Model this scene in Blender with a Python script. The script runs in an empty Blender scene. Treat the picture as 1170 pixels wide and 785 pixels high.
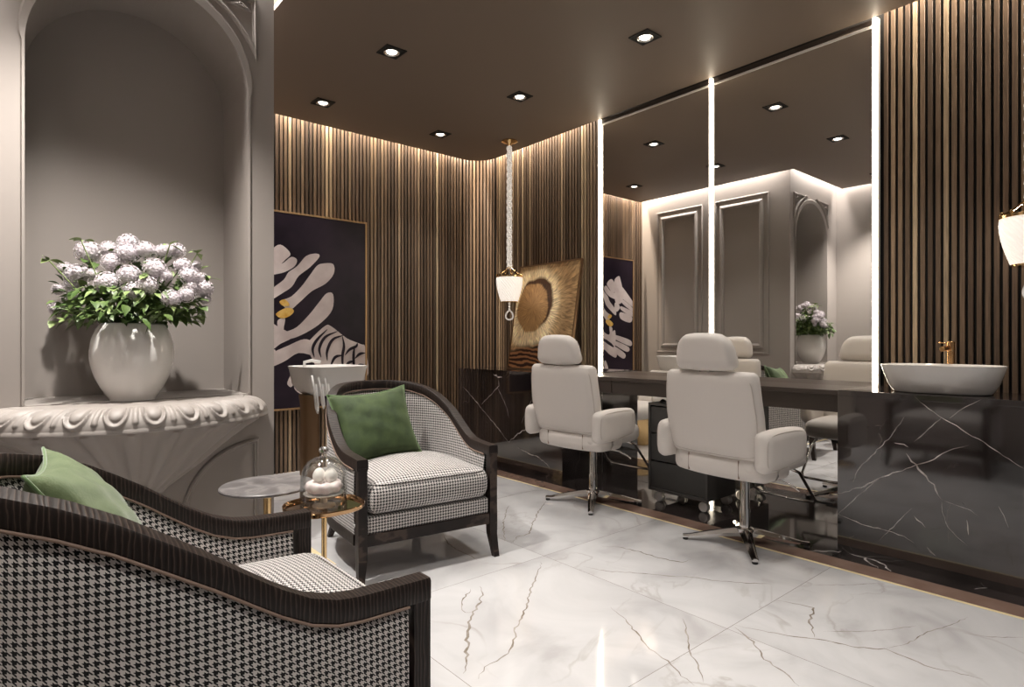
import bpy, bmesh, math, random
from mathutils import Vector, Matrix
PI = math.pi
random.seed(7)
SC = bpy.context.scene
COL = SC.collection

# ---------------------------------------------------------------- camera
CAM_H = 1.15
YAW = math.radians(49.587)
cd = bpy.data.cameras.new('camera')
cd.sensor_width = 36.0
cd.lens = 681.1 * 36.0 / 1170.0
cd.shift_y = -2.3 / 1170.0
cd.clip_start = 0.02
cam = bpy.data.objects.new('camera', cd)
cam.location = (0, 0, CAM_H)
cam.rotation_euler = (PI / 2, 0, YAW - PI / 2)
COL.objects.link(cam)
SC.camera = cam

# ---------------------------------------------------------------- colour management
SC.view_settings.view_transform = 'Standard'
SC.view_settings.look = 'None'
SC.view_settings.gamma = 1.0
SC.view_settings.use_curve_mapping = False
SC.view_settings.exposure = 0.0

# ---------------------------------------------------------------- world and room lights
W = bpy.data.worlds.new('world')
SC.world = W
W.use_nodes = True
bg = W.node_tree.nodes['Background']
bg.inputs['Color'].default_value = (1.0, 0.965, 0.94, 1)
bg.inputs['Strength'].default_value = 0.18

H = 3.093            # ceiling underside
HU = 3.36            # upper ceiling above the light coves
XS, YS = 4.03, 5.255 # faces of the slatted walls
XM = 3.983           # mirror plane
XL = -0.25           # left wall
NY = 3.157           # face of the niche block
NX = 1.065           # side of the niche block

def area(name, loc, rot, sx, sy, power, col=(1, 0.9, 0.78), spread=PI):
    l = bpy.data.lights.new(name, 'AREA')
    l.shape = 'RECTANGLE'; l.size = sx; l.size_y = sy
    l.energy = power; l.color = col; l.spread = spread
    o = bpy.data.objects.new(name, l)
    o.location = loc; o.rotation_euler = rot
    COL.objects.link(o)
    return o

WARM = (1.0, 0.85, 0.68)
NEUT = (1.0, 0.95, 0.90)
# cove light hidden above the edge of the dropped ceiling, along each wall
area('cove_light', (3.995, 4.40, 3.30), (0, 0, 0), 0.03, 1.5, 58, WARM)
area('cove_light', (3.995, 0.30, 3.30), (0, 0, 0), 0.03, 2.2, 64, WARM)
area('cove_light', (2.40, 5.22, 3.30), (0, 0, 0), 2.6, 0.03, 105, WARM)
area('cove_light', (1.115, 4.15, 3.30), (0, 0, 0), 0.07, 1.9, 50, NEUT)
area('cove_light', (0.40, 3.10, 3.30), (0, 0, 0), 1.2, 0.07, 22, NEUT)
area('cove_light', (-0.20, 1.6, 3.30), (0, 0, 0), 0.07, 2.8, 50, NEUT)  # unseen run along the left wall, added as fill
area('cove_uplight', (1.13, 4.15, 3.17), (PI, 0, 0), 0.05, 1.9, 8, NEUT)

# ================================================================ materials
def new_mat(name):
    m = bpy.data.materials.new(name); m.use_nodes = True
    nt = m.node_tree
    return m, nt, nt.nodes['Principled BSDF']

def N(nt, t, **kw):
    n = nt.nodes.new(t)
    for k, v in kw.items():
        if k.startswith('i_'):
            n.inputs[k[2:].replace('_', ' ')].default_value = v
        else:
            setattr(n, k, v)
    return n

def L(nt, a, b): nt.links.new(a, b)

def mat(name, col, rough=0.5, metal=0.0, bump=None, spec=0.5, coat=0.0, sheen=0.0, emit=None, estr=0.0, trans=0.0, ior=1.45, var=None):
    m, nt, p = new_mat(name)
    p.inputs['Base Color'].default_value = (*col, 1)
    p.inputs['Roughness'].default_value = rough
    p.inputs['Metallic'].default_value = metal
    p.inputs['Specular IOR Level'].default_value = spec
    p.inputs['Coat Weight'].default_value = coat
    p.inputs['Coat Roughness'].default_value = 0.06
    p.inputs['Sheen Weight'].default_value = sheen
    p.inputs['Transmission Weight'].default_value = trans
    p.inputs['IOR'].default_value = ior
    if emit:
        p.inputs['Emission Color'].default_value = (*emit, 1)
        p.inputs['Emission Strength'].default_value = estr
    tc = None
    if bump or var:
        tc = N(nt, 'ShaderNodeTexCoord')
    if bump:
        sc, st, dist = bump
        nz = N(nt, 'ShaderNodeTexNoise'); nz.inputs['Scale'].default_value = sc; nz.inputs['Detail'].default_value = 4
        bp = N(nt, 'ShaderNodeBump'); bp.inputs['Strength'].default_value = st; bp.inputs['Distance'].default_value = dist
        L(nt, tc.outputs['Object'], nz.inputs['Vector']); L(nt, nz.outputs['Fac'], bp.inputs['Height'])
        L(nt, bp.outputs['Normal'], p.inputs['Normal'])
    if var:
        c2, sc = var
        nz = N(nt, 'ShaderNodeTexNoise'); nz.inputs['Scale'].default_value = sc; nz.inputs['Detail'].default_value = 5
        mx = N(nt, 'ShaderNodeMix', data_type='RGBA')
        mx.inputs['A'].default_value = (*col, 1); mx.inputs['B'].default_value = (*c2, 1)
        L(nt, tc.outputs['Object'], nz.inputs['Vector'])
        rp = N(nt, 'ShaderNodeMapRange'); rp.inputs['From Min'].default_value = 0.35; rp.inputs['From Max'].default_value = 0.65
        L(nt, nz.outputs['Fac'], rp.inputs['Value']); L(nt, rp.outputs['Result'], mx.inputs['Factor'])
        L(nt, mx.outputs['Result'], p.inputs['Base Color'])
    return m

def ramp(nt, stops, interp='LINEAR'):
    r = nt.nodes.new('ShaderNodeValToRGB')
    r.color_ramp.interpolation = interp
    e = r.color_ramp.elements
    while len(e) < len(stops): e.new(0.5)
    for k, (pos, c) in enumerate(stops):
        e[k].position = pos
        e[k].color = (*c, 1) if len(c) == 3 else c
    return r

def math_n(nt, op, a, b=None, c=None):
    n = nt.nodes.new('ShaderNodeMath'); n.operation = op
    for i, v in enumerate((a, b, c)):
        if v is None: continue
        if isinstance(v, (int, float)): n.inputs[i].default_value = v
        else: nt.links.new(v, n.inputs[i])
    return n.outputs[0]

# --- houndstooth, drawn in metres of cloth through the UV map
def houndstooth():
    m, nt, p = new_mat('houndstooth_cloth')
    uv = N(nt, 'ShaderNodeUVMap')
    sx = N(nt, 'ShaderNodeSeparateXYZ'); L(nt, uv.outputs['UV'], sx.inputs['Vector'])
    S = 1 / 0.0148
    u = math_n(nt, 'MULTIPLY', sx.outputs['X'], S); v = math_n(nt, 'MULTIPLY', sx.outputs['Y'], S)
    a = math_n(nt, 'LESS_THAN', math_n(nt, 'FRACT', math_n(nt, 'ADD', u, 500)), 0.5)
    b = math_n(nt, 'LESS_THAN', math_n(nt, 'FRACT', math_n(nt, 'ADD', v, 500)), 0.5)
    t = math_n(nt, 'LESS_THAN', math_n(nt, 'FRACT', math_n(nt, 'MULTIPLY', math_n(nt, 'ADD', math_n(nt, 'ADD', u, v), 1000), 2.0)), 0.5)
    dark = math_n(nt, 'ADD', math_n(nt, 'MULTIPLY', a, t), math_n(nt, 'MULTIPLY', b, math_n(nt, 'SUBTRACT', 1.0, t)))
    mx = N(nt, 'ShaderNodeMix', data_type='RGBA')
    mx.inputs['A'].default_value = (0.62, 0.585, 0.565, 1); mx.inputs['B'].default_value = (0.008, 0.008, 0.009, 1)
    L(nt, dark, mx.inputs['Factor']); L(nt, mx.outputs['Result'], p.inputs['Base Color'])
    p.inputs['Roughness'].default_value = 0.85; p.inputs['Sheen Weight'].default_value = 0.15
    p.inputs['Specular IOR Level'].default_value = 0.2
    nz = N(nt, 'ShaderNodeTexNoise'); nz.inputs['Scale'].default_value = 900
    tc = N(nt, 'ShaderNodeTexCoord'); L(nt, tc.outputs['Object'], nz.inputs['Vector'])
    bp = N(nt, 'ShaderNodeBump'); bp.inputs['Strength'].default_value = 0.3; bp.inputs['Distance'].default_value = 0.001
    L(nt, nz.outputs['Fac'], bp.inputs['Height']); L(nt, bp.outputs['Normal'], p.inputs['Normal'])
    return m

# --- slat wood: colour follows each slat's own tone, grain runs upwards
def slat_wood():
    m, nt, p = new_mat('walnut_slat_wood')
    at = N(nt, 'ShaderNodeAttribute', attribute_name='tone')
    rp = ramp(nt, [(0.0, (0.066, 0.042, 0.027)), (0.5, (0.142, 0.093, 0.060)), (0.85, (0.24, 0.165, 0.105)), (1.0, (0.50, 0.385, 0.255))])
    L(nt, at.outputs['Fac'], rp.inputs['Fac'])
    tc = N(nt, 'ShaderNodeTexCoord')
    mp = N(nt, 'ShaderNodeMapping'); mp.inputs['Scale'].default_value = (140, 140, 5)
    L(nt, tc.outputs['Object'], mp.inputs['Vector'])
    nz = N(nt, 'ShaderNodeTexNoise'); nz.inputs['Scale'].default_value = 1.0; nz.inputs['Detail'].default_value = 5; nz.inputs['Roughness'].default_value = 0.65
    L(nt, mp.outputs['Vector'], nz.inputs['Vector'])
    mr = N(nt, 'ShaderNodeMapRange'); mr.inputs['From Min'].default_value = 0.3; mr.inputs['From Max'].default_value = 0.7
    mr.inputs['To Min'].default_value = 0.62; mr.inputs['To Max'].default_value = 1.35
    L(nt, nz.outputs['Fac'], mr.inputs['Value'])
    mx = N(nt, 'ShaderNodeVectorMath', operation='SCALE')
    L(nt, rp.outputs['Color'], mx.inputs[0]); L(nt, mr.outputs['Result'], mx.inputs['Scale'])
    L(nt, mx.outputs['Vector'], p.inputs['Base Color'])
    p.inputs['Roughness'].default_value = 0.48
    bp = N(nt, 'ShaderNodeBump'); bp.inputs['Strength'].default_value = 0.25; bp.inputs['Distance'].default_value = 0.001
    L(nt, nz.outputs['Fac'], bp.inputs['Height']); L(nt, bp.outputs['Normal'], p.inputs['Normal'])
    return m

# --- dark open-grained wood with pale pores (armchair frames)
def frame_wood():
    m, nt, p = new_mat('wenge_wood')
    tc = N(nt, 'ShaderNodeTexCoord')
    mp = N(nt, 'ShaderNodeMapping'); mp.inputs['Scale'].default_value = (9, 60, 14); mp.inputs['Rotation'].default_value = (0.0, 0.0, 0.15)
    L(nt, tc.outputs['Object'], mp.inputs['Vector'])
    wv = N(nt, 'ShaderNodeTexWave'); wv.bands_direction = 'Y'; wv.inputs['Scale'].default_value = 0.55; wv.inputs['Distortion'].default_value = 5.0
    wv.inputs['Detail'].default_value = 3; wv.inputs['Detail Scale'].default_value = 1.5
    L(nt, mp.outputs['Vector'], wv.inputs['Vector'])
    rp = ramp(nt, [(0.0, (0.012, 0.008, 0.007)), (0.86, (0.018, 0.012, 0.010)), (0.99, (0.055, 0.038, 0.030))])
    L(nt, wv.outputs['Fac'], rp.inputs['Fac']); L(nt, rp.outputs['Color'], p.inputs['Base Color'])
    p.inputs['Roughness'].default_value = 0.42; p.inputs['Specular IOR Level'].default_value = 0.25
    bp = N(nt, 'ShaderNodeBump'); bp.inputs['Strength'].default_value = 0.35; bp.inputs['Distance'].default_value = 0.0015
    L(nt, wv.outputs['Fac'], bp.inputs['Height']); L(nt, bp.outputs['Normal'], p.inputs['Normal'])
    return m

# --- polished white marble laid as tiles
def white_marble():
    m, nt, p = new_mat('white_marble_tiles')
    tc = N(nt, 'ShaderNodeTexCoord')
    sx = N(nt, 'ShaderNodeSeparateXYZ'); L(nt, tc.outputs['Object'], sx.inputs['Vector'])
    TX, TY, OX, OY = 1.02, 1.065, 2.203, 1.259
    gx = math_n(nt, 'DIVIDE', math_n(nt, 'SUBTRACT', sx.outputs['X'], OX - 10 * TX), TX)
    gy = math_n(nt, 'DIVIDE', math_n(nt, 'SUBTRACT', sx.outputs['Y'], OY - 10 * TY), TY)
    def joint(g, T):
        f = math_n(nt, 'FRACT', g)
        d = math_n(nt, 'MINIMUM', f, math_n(nt, 'SUBTRACT', 1.0, f))
        return math_n(nt, 'LESS_THAN', d, 0.0012 / T)
    j = math_n(nt, 'MAXIMUM', joint(gx, TX), joint(gy, TY))
    cx = N(nt, 'ShaderNodeCombineXYZ')
    L(nt, math_n(nt, 'MULTIPLY', math_n(nt, 'FLOOR', gx), 13.7), cx.inputs['X'])
    L(nt, math_n(nt, 'MULTIPLY', math_n(nt, 'FLOOR', gy), 7.3), cx.inputs['Y'])
    add = N(nt, 'ShaderNodeVectorMath', operation='ADD')
    L(nt, tc.outputs['Object'], add.inputs[0]); L(nt, cx.outputs['Vector'], add.inputs[1])
    # faint clouding
    n1 = N(nt, 'ShaderNodeTexNoise'); n1.inputs['Scale'].default_value = 2.2; n1.inputs['Detail'].default_value = 7; n1.inputs['Distortion'].default_value = 1.2
    L(nt, add.outputs['Vector'], n1.inputs['Vector'])
    c1 = ramp(nt, [(0.30, (0.42, 0.41, 0.415)), (0.48, (0.515, 0.508, 0.515)), (0.65, (0.565, 0.558, 0.565))])
    L(nt, n1.outputs['Fac'], c1.inputs['Fac'])
    # soft secondary veins
    n2 = N(nt, 'ShaderNodeTexNoise'); n2.inputs['Scale'].default_value = 1.25; n2.inputs['Detail'].default_value = 8; n2.inputs['Distortion'].default_value = 0.9
    L(nt, add.outputs['Vector'], n2.inputs['Vector'])
    r2 = math_n(nt, 'ABSOLUTE', math_n(nt, 'SUBTRACT', n2.outputs['Fac'], 0.5))
    v2 = N(nt, 'ShaderNodeMapRange'); v2.inputs['From Min'].default_value = 0.0; v2.inputs['From Max'].default_value = 0.014
    v2.inputs['To Min'].default_value = 0.40; v2.inputs['To Max'].default_value = 0.0
    L(nt, r2, v2.inputs['Value'])
    msk = N(nt, 'ShaderNodeTexNoise'); msk.inputs['Scale'].default_value = 1.7
    L(nt, add.outputs['Vector'], msk.inputs['Vector'])
    mk = N(nt, 'ShaderNodeMapRange'); mk.inputs['From Min'].default_value = 0.46; mk.inputs['From Max'].default_value = 0.62
    L(nt, msk.outputs['Fac'], mk.inputs['Value'])
    vv = math_n(nt, 'MULTIPLY', v2.outputs['Result'], mk.outputs['Result'])
    mx = N(nt, 'ShaderNodeMix', data_type='RGBA'); L(nt, vv, mx.inputs['Factor'])
    L(nt, c1.outputs['Color'], mx.inputs['A']); mx.inputs['B'].default_value = (0.27, 0.235, 0.20, 1)
    m2 = N(nt, 'ShaderNodeMix', data_type='RGBA'); L(nt, j, m2.inputs['Factor'])
    L(nt, mx.outputs['Result'], m2.inputs['A']); m2.inputs['B'].default_value = (0.24, 0.21, 0.19, 1)
    L(nt, m2.outputs['Result'], p.inputs['Base Color'])
    p.inputs['Roughness'].default_value = 0.07
    p.inputs['Specular IOR Level'].default_value = 0.75
    return m

def black_marble():
    m, nt, p = new_mat('black_marble')
    tc = N(nt, 'ShaderNodeTexCoord')
    nz = N(nt, 'ShaderNodeTexNoise'); nz.inputs['Scale'].default_value = 3.0; nz.inputs['Detail'].default_value = 6
    L(nt, tc.outputs['Object'], nz.inputs['Vector'])
    ds = N(nt, 'ShaderNodeMix', data_type='VECTOR'); ds.inputs['Factor'].default_value = 0.22
    L(nt, tc.outputs['Object'], ds.inputs['A']); L(nt, nz.outputs['Color'], ds.inputs['B'])
    vo = N(nt, 'ShaderNodeTexVoronoi', feature='DISTANCE_TO_EDGE'); vo.inputs['Scale'].default_value = 4.3
    L(nt, ds.outputs['Result'], vo.inputs['Vector'])
    ve = N(nt, 'ShaderNodeMapRange'); ve.inputs['From Min'].default_value = 0.0; ve.inputs['From Max'].default_value = 0.010
    ve.inputs['To Min'].default_value = 1.0; ve.inputs['To Max'].default_value = 0.0
    L(nt, vo.outputs['Distance'], ve.inputs['Value'])
    mk = N(nt, 'ShaderNodeTexNoise'); mk.inputs['Scale'].default_value = 5.0; mk.inputs['Detail'].default_value = 3
    L(nt, tc.outputs['Object'], mk.inputs['Vector'])
    mr = N(nt, 'ShaderNodeMapRange'); mr.inputs['From Min'].default_value = 0.54; mr.inputs['From Max'].default_value = 0.72
    mr.inputs['To Max'].default_value = 0.18
    L(nt, mk.outputs['Fac'], mr.inputs['Value'])
    f = math_n(nt, 'MULTIPLY', ve.outputs['Result'], mr.outputs['Result'])
    cl = ramp(nt, [(0.35, (0.009, 0.007, 0.0068)), (0.7, (0.036, 0.027, 0.026))])
    L(nt, nz.outputs['Fac'], cl.inputs['Fac'])
    mx = N(nt, 'ShaderNodeMix', data_type='RGBA'); L(nt, f, mx.inputs['Factor'])
    L(nt, cl.outputs['Color'], mx.inputs['A']); mx.inputs['B'].default_value = (0.55, 0.5, 0.48, 1)
    L(nt, mx.outputs['Result'], p.inputs['Base Color'])
    p.inputs['Roughness'].default_value = 0.06
    p.inputs['Specular IOR Level'].default_value = 1.0
    p.inputs['IOR'].default_value = 1.6
    return m

def grey_marble():
    m, nt, p = new_mat('grey_marble')
    tc = N(nt, 'ShaderNodeTexCoord')
    n1 = N(nt, 'ShaderNodeTexNoise'); n1.inputs['Scale'].default_value = 9; n1.inputs['Detail'].default_value = 7; n1.inputs['Distortion'].default_value = 1.0
    L(nt, tc.outputs['Object'], n1.inputs['Vector'])
    c1 = ramp(nt, [(0.30, (0.10, 0.09, 0.09)), (0.5, (0.16, 0.15, 0.15)), (0.56, (0.23, 0.215, 0.21)), (0.62, (0.15, 0.14, 0.14))])
    L(nt, n1.outputs['Fac'], c1.inputs['Fac']); L(nt, c1.outputs['Color'], p.inputs['Base Color'])
    p.inputs['Roughness'].default_value = 0.35
    return m

def velvet():
    m, nt, p = new_mat('green_velvet')
    tc = N(nt, 'ShaderNodeTexCoord')
    n1 = N(nt, 'ShaderNodeTexNoise'); n1.inputs['Scale'].default_value = 14; n1.inputs['Detail'].default_value = 6
    L(nt, tc.outputs['Object'], n1.inputs['Vector'])
    c1 = ramp(nt, [(0.3, (0.018, 0.034, 0.009)), (0.7, (0.050, 0.078, 0.024))])
    L(nt, n1.outputs['Fac'], c1.inputs['Fac']); L(nt, c1.outputs['Color'], p.inputs['Base Color'])
    p.inputs['Roughness'].default_value = 0.8; p.inputs['Sheen Weight'].default_value = 0.45; p.inputs['Sheen Roughness'].default_value = 0.4
    p.inputs['Sheen Tint'].default_value = (0.55, 0.7, 0.4, 1)
    n2 = N(nt, 'ShaderNodeTexNoise'); n2.inputs['Scale'].default_value = 500
    L(nt, tc.outputs['Object'], n2.inputs['Vector'])
    bp = N(nt, 'ShaderNodeBump'); bp.inputs['Strength'].default_value = 0.5; bp.inputs['Distance'].default_value = 0.001
    L(nt, n2.outputs['Fac'], bp.inputs['Height']); L(nt, bp.outputs['Normal'], p.inputs['Normal'])
    return m

def gold_picture():
    # radial golden relief: object X runs along the picture's width, Z up, origin at its bottom centre
    m, nt, p = new_mat('gold_relief_print')
    tc = N(nt, 'ShaderNodeTexCoord')
    nz = N(nt, 'ShaderNodeTexNoise'); nz.inputs['Scale'].default_value = 5; nz.inputs['Detail'].default_value = 4
    L(nt, tc.outputs['Object'], nz.inputs['Vector'])
    ds = N(nt, 'ShaderNodeMix', data_type='VECTOR'); ds.inputs['Factor'].default_value = 0.10
    L(nt, tc.outputs['Object'], ds.inputs['A']); L(nt, nz.outputs['Color'], ds.inputs['B'])
    mp = N(nt, 'ShaderNodeMapping'); mp.vector_type = 'POINT'
    mp.inputs['Location'].default_value = (0.085, 0, -0.475); mp.inputs['Scale'].default_value = (0.88, 0.0, 0.80)
    L(nt, ds.outputs['Result'], mp.inputs['Vector'])
    ln = N(nt, 'ShaderNodeVectorMath', operation='LENGTH'); L(nt, mp.outputs['Vector'], ln.inputs[0])
    # fine fibres radiating in polar coordinates
    sp = N(nt, 'ShaderNodeSeparateXYZ'); L(nt, mp.outputs['Vector'], sp.inputs['Vector'])
    ang = math_n(nt, 'ARCTAN2', sp.outputs['Z'], sp.outputs['X'])
    cb = N(nt, 'ShaderNodeCombineXYZ'); L(nt, math_n(nt, 'MULTIPLY', ang, 22), cb.inputs['X']); L(nt, math_n(nt, 'MULTIPLY', ln.outputs['Value'], 9), cb.inputs['Y'])
    fb = N(nt, 'ShaderNodeTexNoise'); fb.inputs['Scale'].default_value = 1.6; fb.inputs['Detail'].default_value = 5
    L(nt, cb.outputs['Vector'], fb.inputs['Vector'])
    rr = ramp(nt, [(0.0, (0.5, 0.35, 0.17)), (0.22, (0.60, 0.48, 0.30)), (0.26, (0.60, 0.49, 0.31)), (0.31, (0.34, 0.23, 0.12)),
                   (0.40, (0.25, 0.155, 0.075)), (0.56, (0.36, 0.25, 0.13)), (0.63, (0.62, 0.50, 0.29)), (0.69, (0.22, 0.12, 0.05)), (0.78, (0.42, 0.28, 0.13)), (1.0, (0.30, 0.17, 0.07))])
    L(nt, ln.outputs['Value'], rr.inputs['Fac'])
    m2 = N(nt, 'ShaderNodeMapping'); m2.inputs['Location'].default_value = (0.052, 0, -0.505); m2.inputs['Scale'].default_value = (0.88, 0.0, 0.80)
    L(nt, ds.outputs['Result'], m2.inputs['Vector'])
    l2 = N(nt, 'ShaderNodeVectorMath', operation='LENGTH'); L(nt, m2.outputs['Vector'], l2.inputs[0])
    k2 = N(nt, 'ShaderNodeMapRange'); k2.inputs['From Min'].default_value = 0.175; k2.inputs['From Max'].default_value = 0.195; k2.inputs['To Min'].default_value = 1.0; k2.inputs['To Max'].default_value = 0.0
    L(nt, l2.outputs['Value'], k2.inputs['Value'])
    x2 = N(nt, 'ShaderNodeMix', data_type='RGBA'); L(nt, k2.outputs['Result'], x2.inputs['Factor']); L(nt, rr.outputs['Color'], x2.inputs['A']); x2.inputs['B'].default_value = (0.05, 0.022, 0.010, 1)
    k3 = N(nt, 'ShaderNodeMapRange'); k3.inputs['From Min'].default_value = 0.165; k3.inputs['From Max'].default_value = 0.18; k3.inputs['To Min'].default_value = 1.0; k3.inputs['To Max'].default_value = 0.0
    L(nt, ln.outputs['Value'], k3.inputs['Value'])
    x3 = N(nt, 'ShaderNodeMix', data_type='RGBA'); L(nt, k3.outputs['Result'], x3.inputs['Factor']); L(nt, x2.outputs['Result'], x3.inputs['A']); x3.inputs['B'].default_value = (0.27, 0.155, 0.065, 1)
    mr = N(nt, 'ShaderNodeMapRange'); mr.inputs['From Min'].default_value = 0.3; mr.inputs['From Max'].default_value = 0.7; mr.inputs['To Min'].default_value = 0.6; mr.inputs['To Max'].default_value = 2.3
    L(nt, fb.outputs['Fac'], mr.inputs['Value'])
    sc = N(nt, 'ShaderNodeVectorMath', operation='SCALE'); L(nt, x3.outputs['Result'], sc.inputs[0]); L(nt, mr.outputs['Result'], sc.inputs['Scale'])
    # dark scaly bands at the bottom
    so = N(nt, 'ShaderNodeSeparateXYZ'); L(nt, ds.outputs['Result'], so.inputs['Vector'])
    ws = math_n(nt, 'SINE', math_n(nt, 'ADD', math_n(nt, 'MULTIPLY', so.outputs['Z'], 150), math_n(nt, 'MULTIPLY', math_n(nt, 'SINE', math_n(nt, 'MULTIPLY', so.outputs['X'], 6)), 3)))
    wr = ramp(nt, [(0.35, (0.03, 0.010, 0.006)), (0.75, (0.30, 0.14, 0.06))])
    L(nt, math_n(nt, 'ADD', math_n(nt, 'MULTIPLY', ws, 0.5), 0.5), wr.inputs['Fac'])
    bm_ = N(nt, 'ShaderNodeMapRange'); bm_.inputs['From Min'].default_value = 0.24; bm_.inputs['From Max'].default_value = 0.31
    bm_.inputs['To Min'].default_value = 1.0; bm_.inputs['To Max'].default_value = 0.0
    L(nt, math_n(nt, 'ADD', so.outputs['Z'], math_n(nt, 'MULTIPLY', so.outputs['X'], -0.12)), bm_.inputs['Value'])
    mx = N(nt, 'ShaderNodeMix', data_type='RGBA'); L(nt, bm_.outputs['Result'], mx.inputs['Factor'])
    L(nt, sc.outputs['Vector'], mx.inputs['A']); L(nt, wr.outputs['Color'], mx.inputs['B'])
    L(nt, mx.outputs['Result'], p.inputs['Base Color'])
    p.inputs['Roughness'].default_value = 0.42; p.inputs['Metallic'].default_value = 0.35
    return m

M = {}
M['taupe'] = mat('taupe_wall_paint', (0.300, 0.268, 0.248), 0.55, spec=0.35)
M['stone'] = mat('carved_plaster', (0.335, 0.302, 0.280), 0.5, var=((0.29, 0.262, 0.243), 6))
M['ceiling'] = mat('brown_ceiling_paint', (0.165, 0.128, 0.100), 0.55, spec=0.3)
M['upper'] = mat('cove_paint', (0.5, 0.45, 0.4), 0.8)
M['black'] = mat('matt_black', (0.008, 0.007, 0.006), 0.7)
M['slat'] = slat_wood()
M['floor'] = white_marble()
M['vein'] = mat('marble_vein', (0.19, 0.155, 0.12), 0.09, spec=0.7, var=((0.36, 0.33, 0.30), 14))
M['bmarble'] = black_marble()
M['bvein'] = mat('white_vein', (0.66, 0.61, 0.585), 0.08, spec=0.8, var=((0.22, 0.195, 0.19), 14))
M['gmarble'] = grey_marble()
M['brass_inlay'] = mat('brass_inlay', (0.88, 0.74, 0.45), 0.35, metal=0.25)
M['brownstrip'] = mat('brown_stone_strip', (0.17, 0.105, 0.08), 0.12, var=((0.22, 0.145, 0.115), 7))
M['mirror'] = mat('mirror_silver', (0.86, 0.85, 0.83), 0.0, metal=1.0)
M['alu'] = mat('pale_aluminium', (0.62, 0.6, 0.58), 0.35, metal=0.6)
M['white_trim'] = mat('pale_trim', (0.78, 0.75, 0.72), 0.4)  # plain pale colour for the strip along the mirror tops
M['led'] = mat('led_diffuser', (1, 1, 1), 0.5, emit=(1.0, 0.87, 0.68), estr=18)
M['desk'] = mat('dark_taupe_lacquer', (0.055, 0.043, 0.037), 0.28)
M['cart'] = mat('black_lacquer', (0.042, 0.040, 0.038), 0.35)
M['cart_edge'] = mat('black_lacquer_edge', (0.055, 0.051, 0.048), 0.3)
M['leather'] = mat('cream_leather', (0.64, 0.595, 0.56), 0.5, bump=(60, 0.12, 0.002), spec=0.4)
M['piping'] = mat('cream_piping', (0.50, 0.45, 0.41), 0.5)
M['chrome'] = mat('polished_chrome', (0.78, 0.76, 0.74), 0.08, metal=1.0)
M['rubber'] = mat('black_rubber', (0.012, 0.012, 0.012), 0.5)
M['ceramic'] = mat('white_ceramic', (0.74, 0.72, 0.70), 0.08, coat=0.5)
M['vase'] = mat('glazed_vase', (0.74, 0.72, 0.70), 0.12, coat=0.6)
M['copper'] = mat('brushed_copper_gold', (0.72, 0.42, 0.20), 0.25, metal=1.0)
M['gold'] = mat('polished_brass', (0.80, 0.56, 0.28), 0.16, metal=1.0)
M['darkgold'] = mat('tinted_mirror_brass', (0.48, 0.30, 0.16), 0.09, metal=1.0)
M['bronze_frame'] = mat('brushed_bronze_frame', (0.42, 0.27, 0.14), 0.4, metal=0.6)
M['bronze'] = mat('satin_bronze', (0.22, 0.135, 0.075), 0.35, metal=0.8)
M['cloth'] = houndstooth()
M['wood'] = frame_wood()
M['cord'] = mat('tan_piping_cord', (0.22, 0.15, 0.115), 0.6)
M['velvet'] = velvet()
M['sage'] = mat('sage_green_cloth', (0.082, 0.118, 0.046), 0.85, bump=(260, 0.5, 0.002), sheen=0.25, var=((0.12, 0.16, 0.072), 22))
M['velvet_seam'] = mat('green_seam', (0.10, 0.17, 0.06), 0.8, sheen=0.5)
M['petal'] = mat('lilac_white_petals', (0.54, 0.475, 0.52), 0.75, var=((0.68, 0.64, 0.655), 40))
M['leaf'] = mat('green_leaf', (0.040, 0.085, 0.018), 0.45, var=((0.11, 0.165, 0.045), 12))
M['leafpale'] = mat('pale_green_leaf', (0.20, 0.27, 0.095), 0.45)
M['stem'] = mat('green_stem', (0.07, 0.12, 0.03), 0.6)
M['glass'] = mat('clear_glass', (0.97, 0.97, 0.96), 0.0, trans=1.0, ior=1.45)
def thin_glass():
    m, nt, p = new_mat('thin_clear_glass')
    nt.nodes.remove(p)
    tr = N(nt, 'ShaderNodeBsdfTransparent'); tr.inputs['Color'].default_value = (0.97, 0.975, 0.97, 1)
    gl = N(nt, 'ShaderNodeBsdfGlossy'); gl.inputs['Roughness'].default_value = 0.02
    lw = N(nt, 'ShaderNodeLayerWeight'); lw.inputs['Blend'].default_value = 0.22
    mr = N(nt, 'ShaderNodeMapRange'); mr.inputs['To Min'].default_value = 0.04; mr.inputs['To Max'].default_value = 0.5
    L(nt, lw.outputs['Fresnel'], mr.inputs['Value'])
    mx = N(nt, 'ShaderNodeMixShader'); L(nt, mr.outputs['Result'], mx.inputs[0]); L(nt, tr.outputs[0], mx.inputs[1]); L(nt, gl.outputs[0], mx.inputs[2])
    L(nt, mx.outputs[0], nt.nodes['Material Output'].inputs['Surface'])
    return m
M['thin_glass'] = thin_glass()
M['crystal'] = mat('cut_crystal_glow', (0.93, 0.91, 0.88), 0.05, trans=0.6, ior=1.5, emit=(1, 0.92, 0.84), estr=0.14)  # slight emission put into the beads so they look lit
M['shade'] = mat('quilted_opal_glass', (0.85, 0.82, 0.78), 0.3, emit=(1.0, 0.90, 0.80), estr=0.62)
M['lamp'] = mat('lamp_face', (1, 1, 1), 0.4, emit=(1.0, 0.92, 0.82), estr=11)
M['reflector'] = mat('lamp_reflector', (0.8, 0.78, 0.75), 0.2, metal=0.9)
M['print'] = mat('dark_print_ground', (0.012, 0.008, 0.014), 0.3, spec=0.25, var=((0.024, 0.016, 0.026), 3))
M['stripe'] = mat('print_white_stripe', (0.62, 0.545, 0.53), 0.3, spec=0.3, var=((0.48, 0.40, 0.39), 5))
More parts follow.
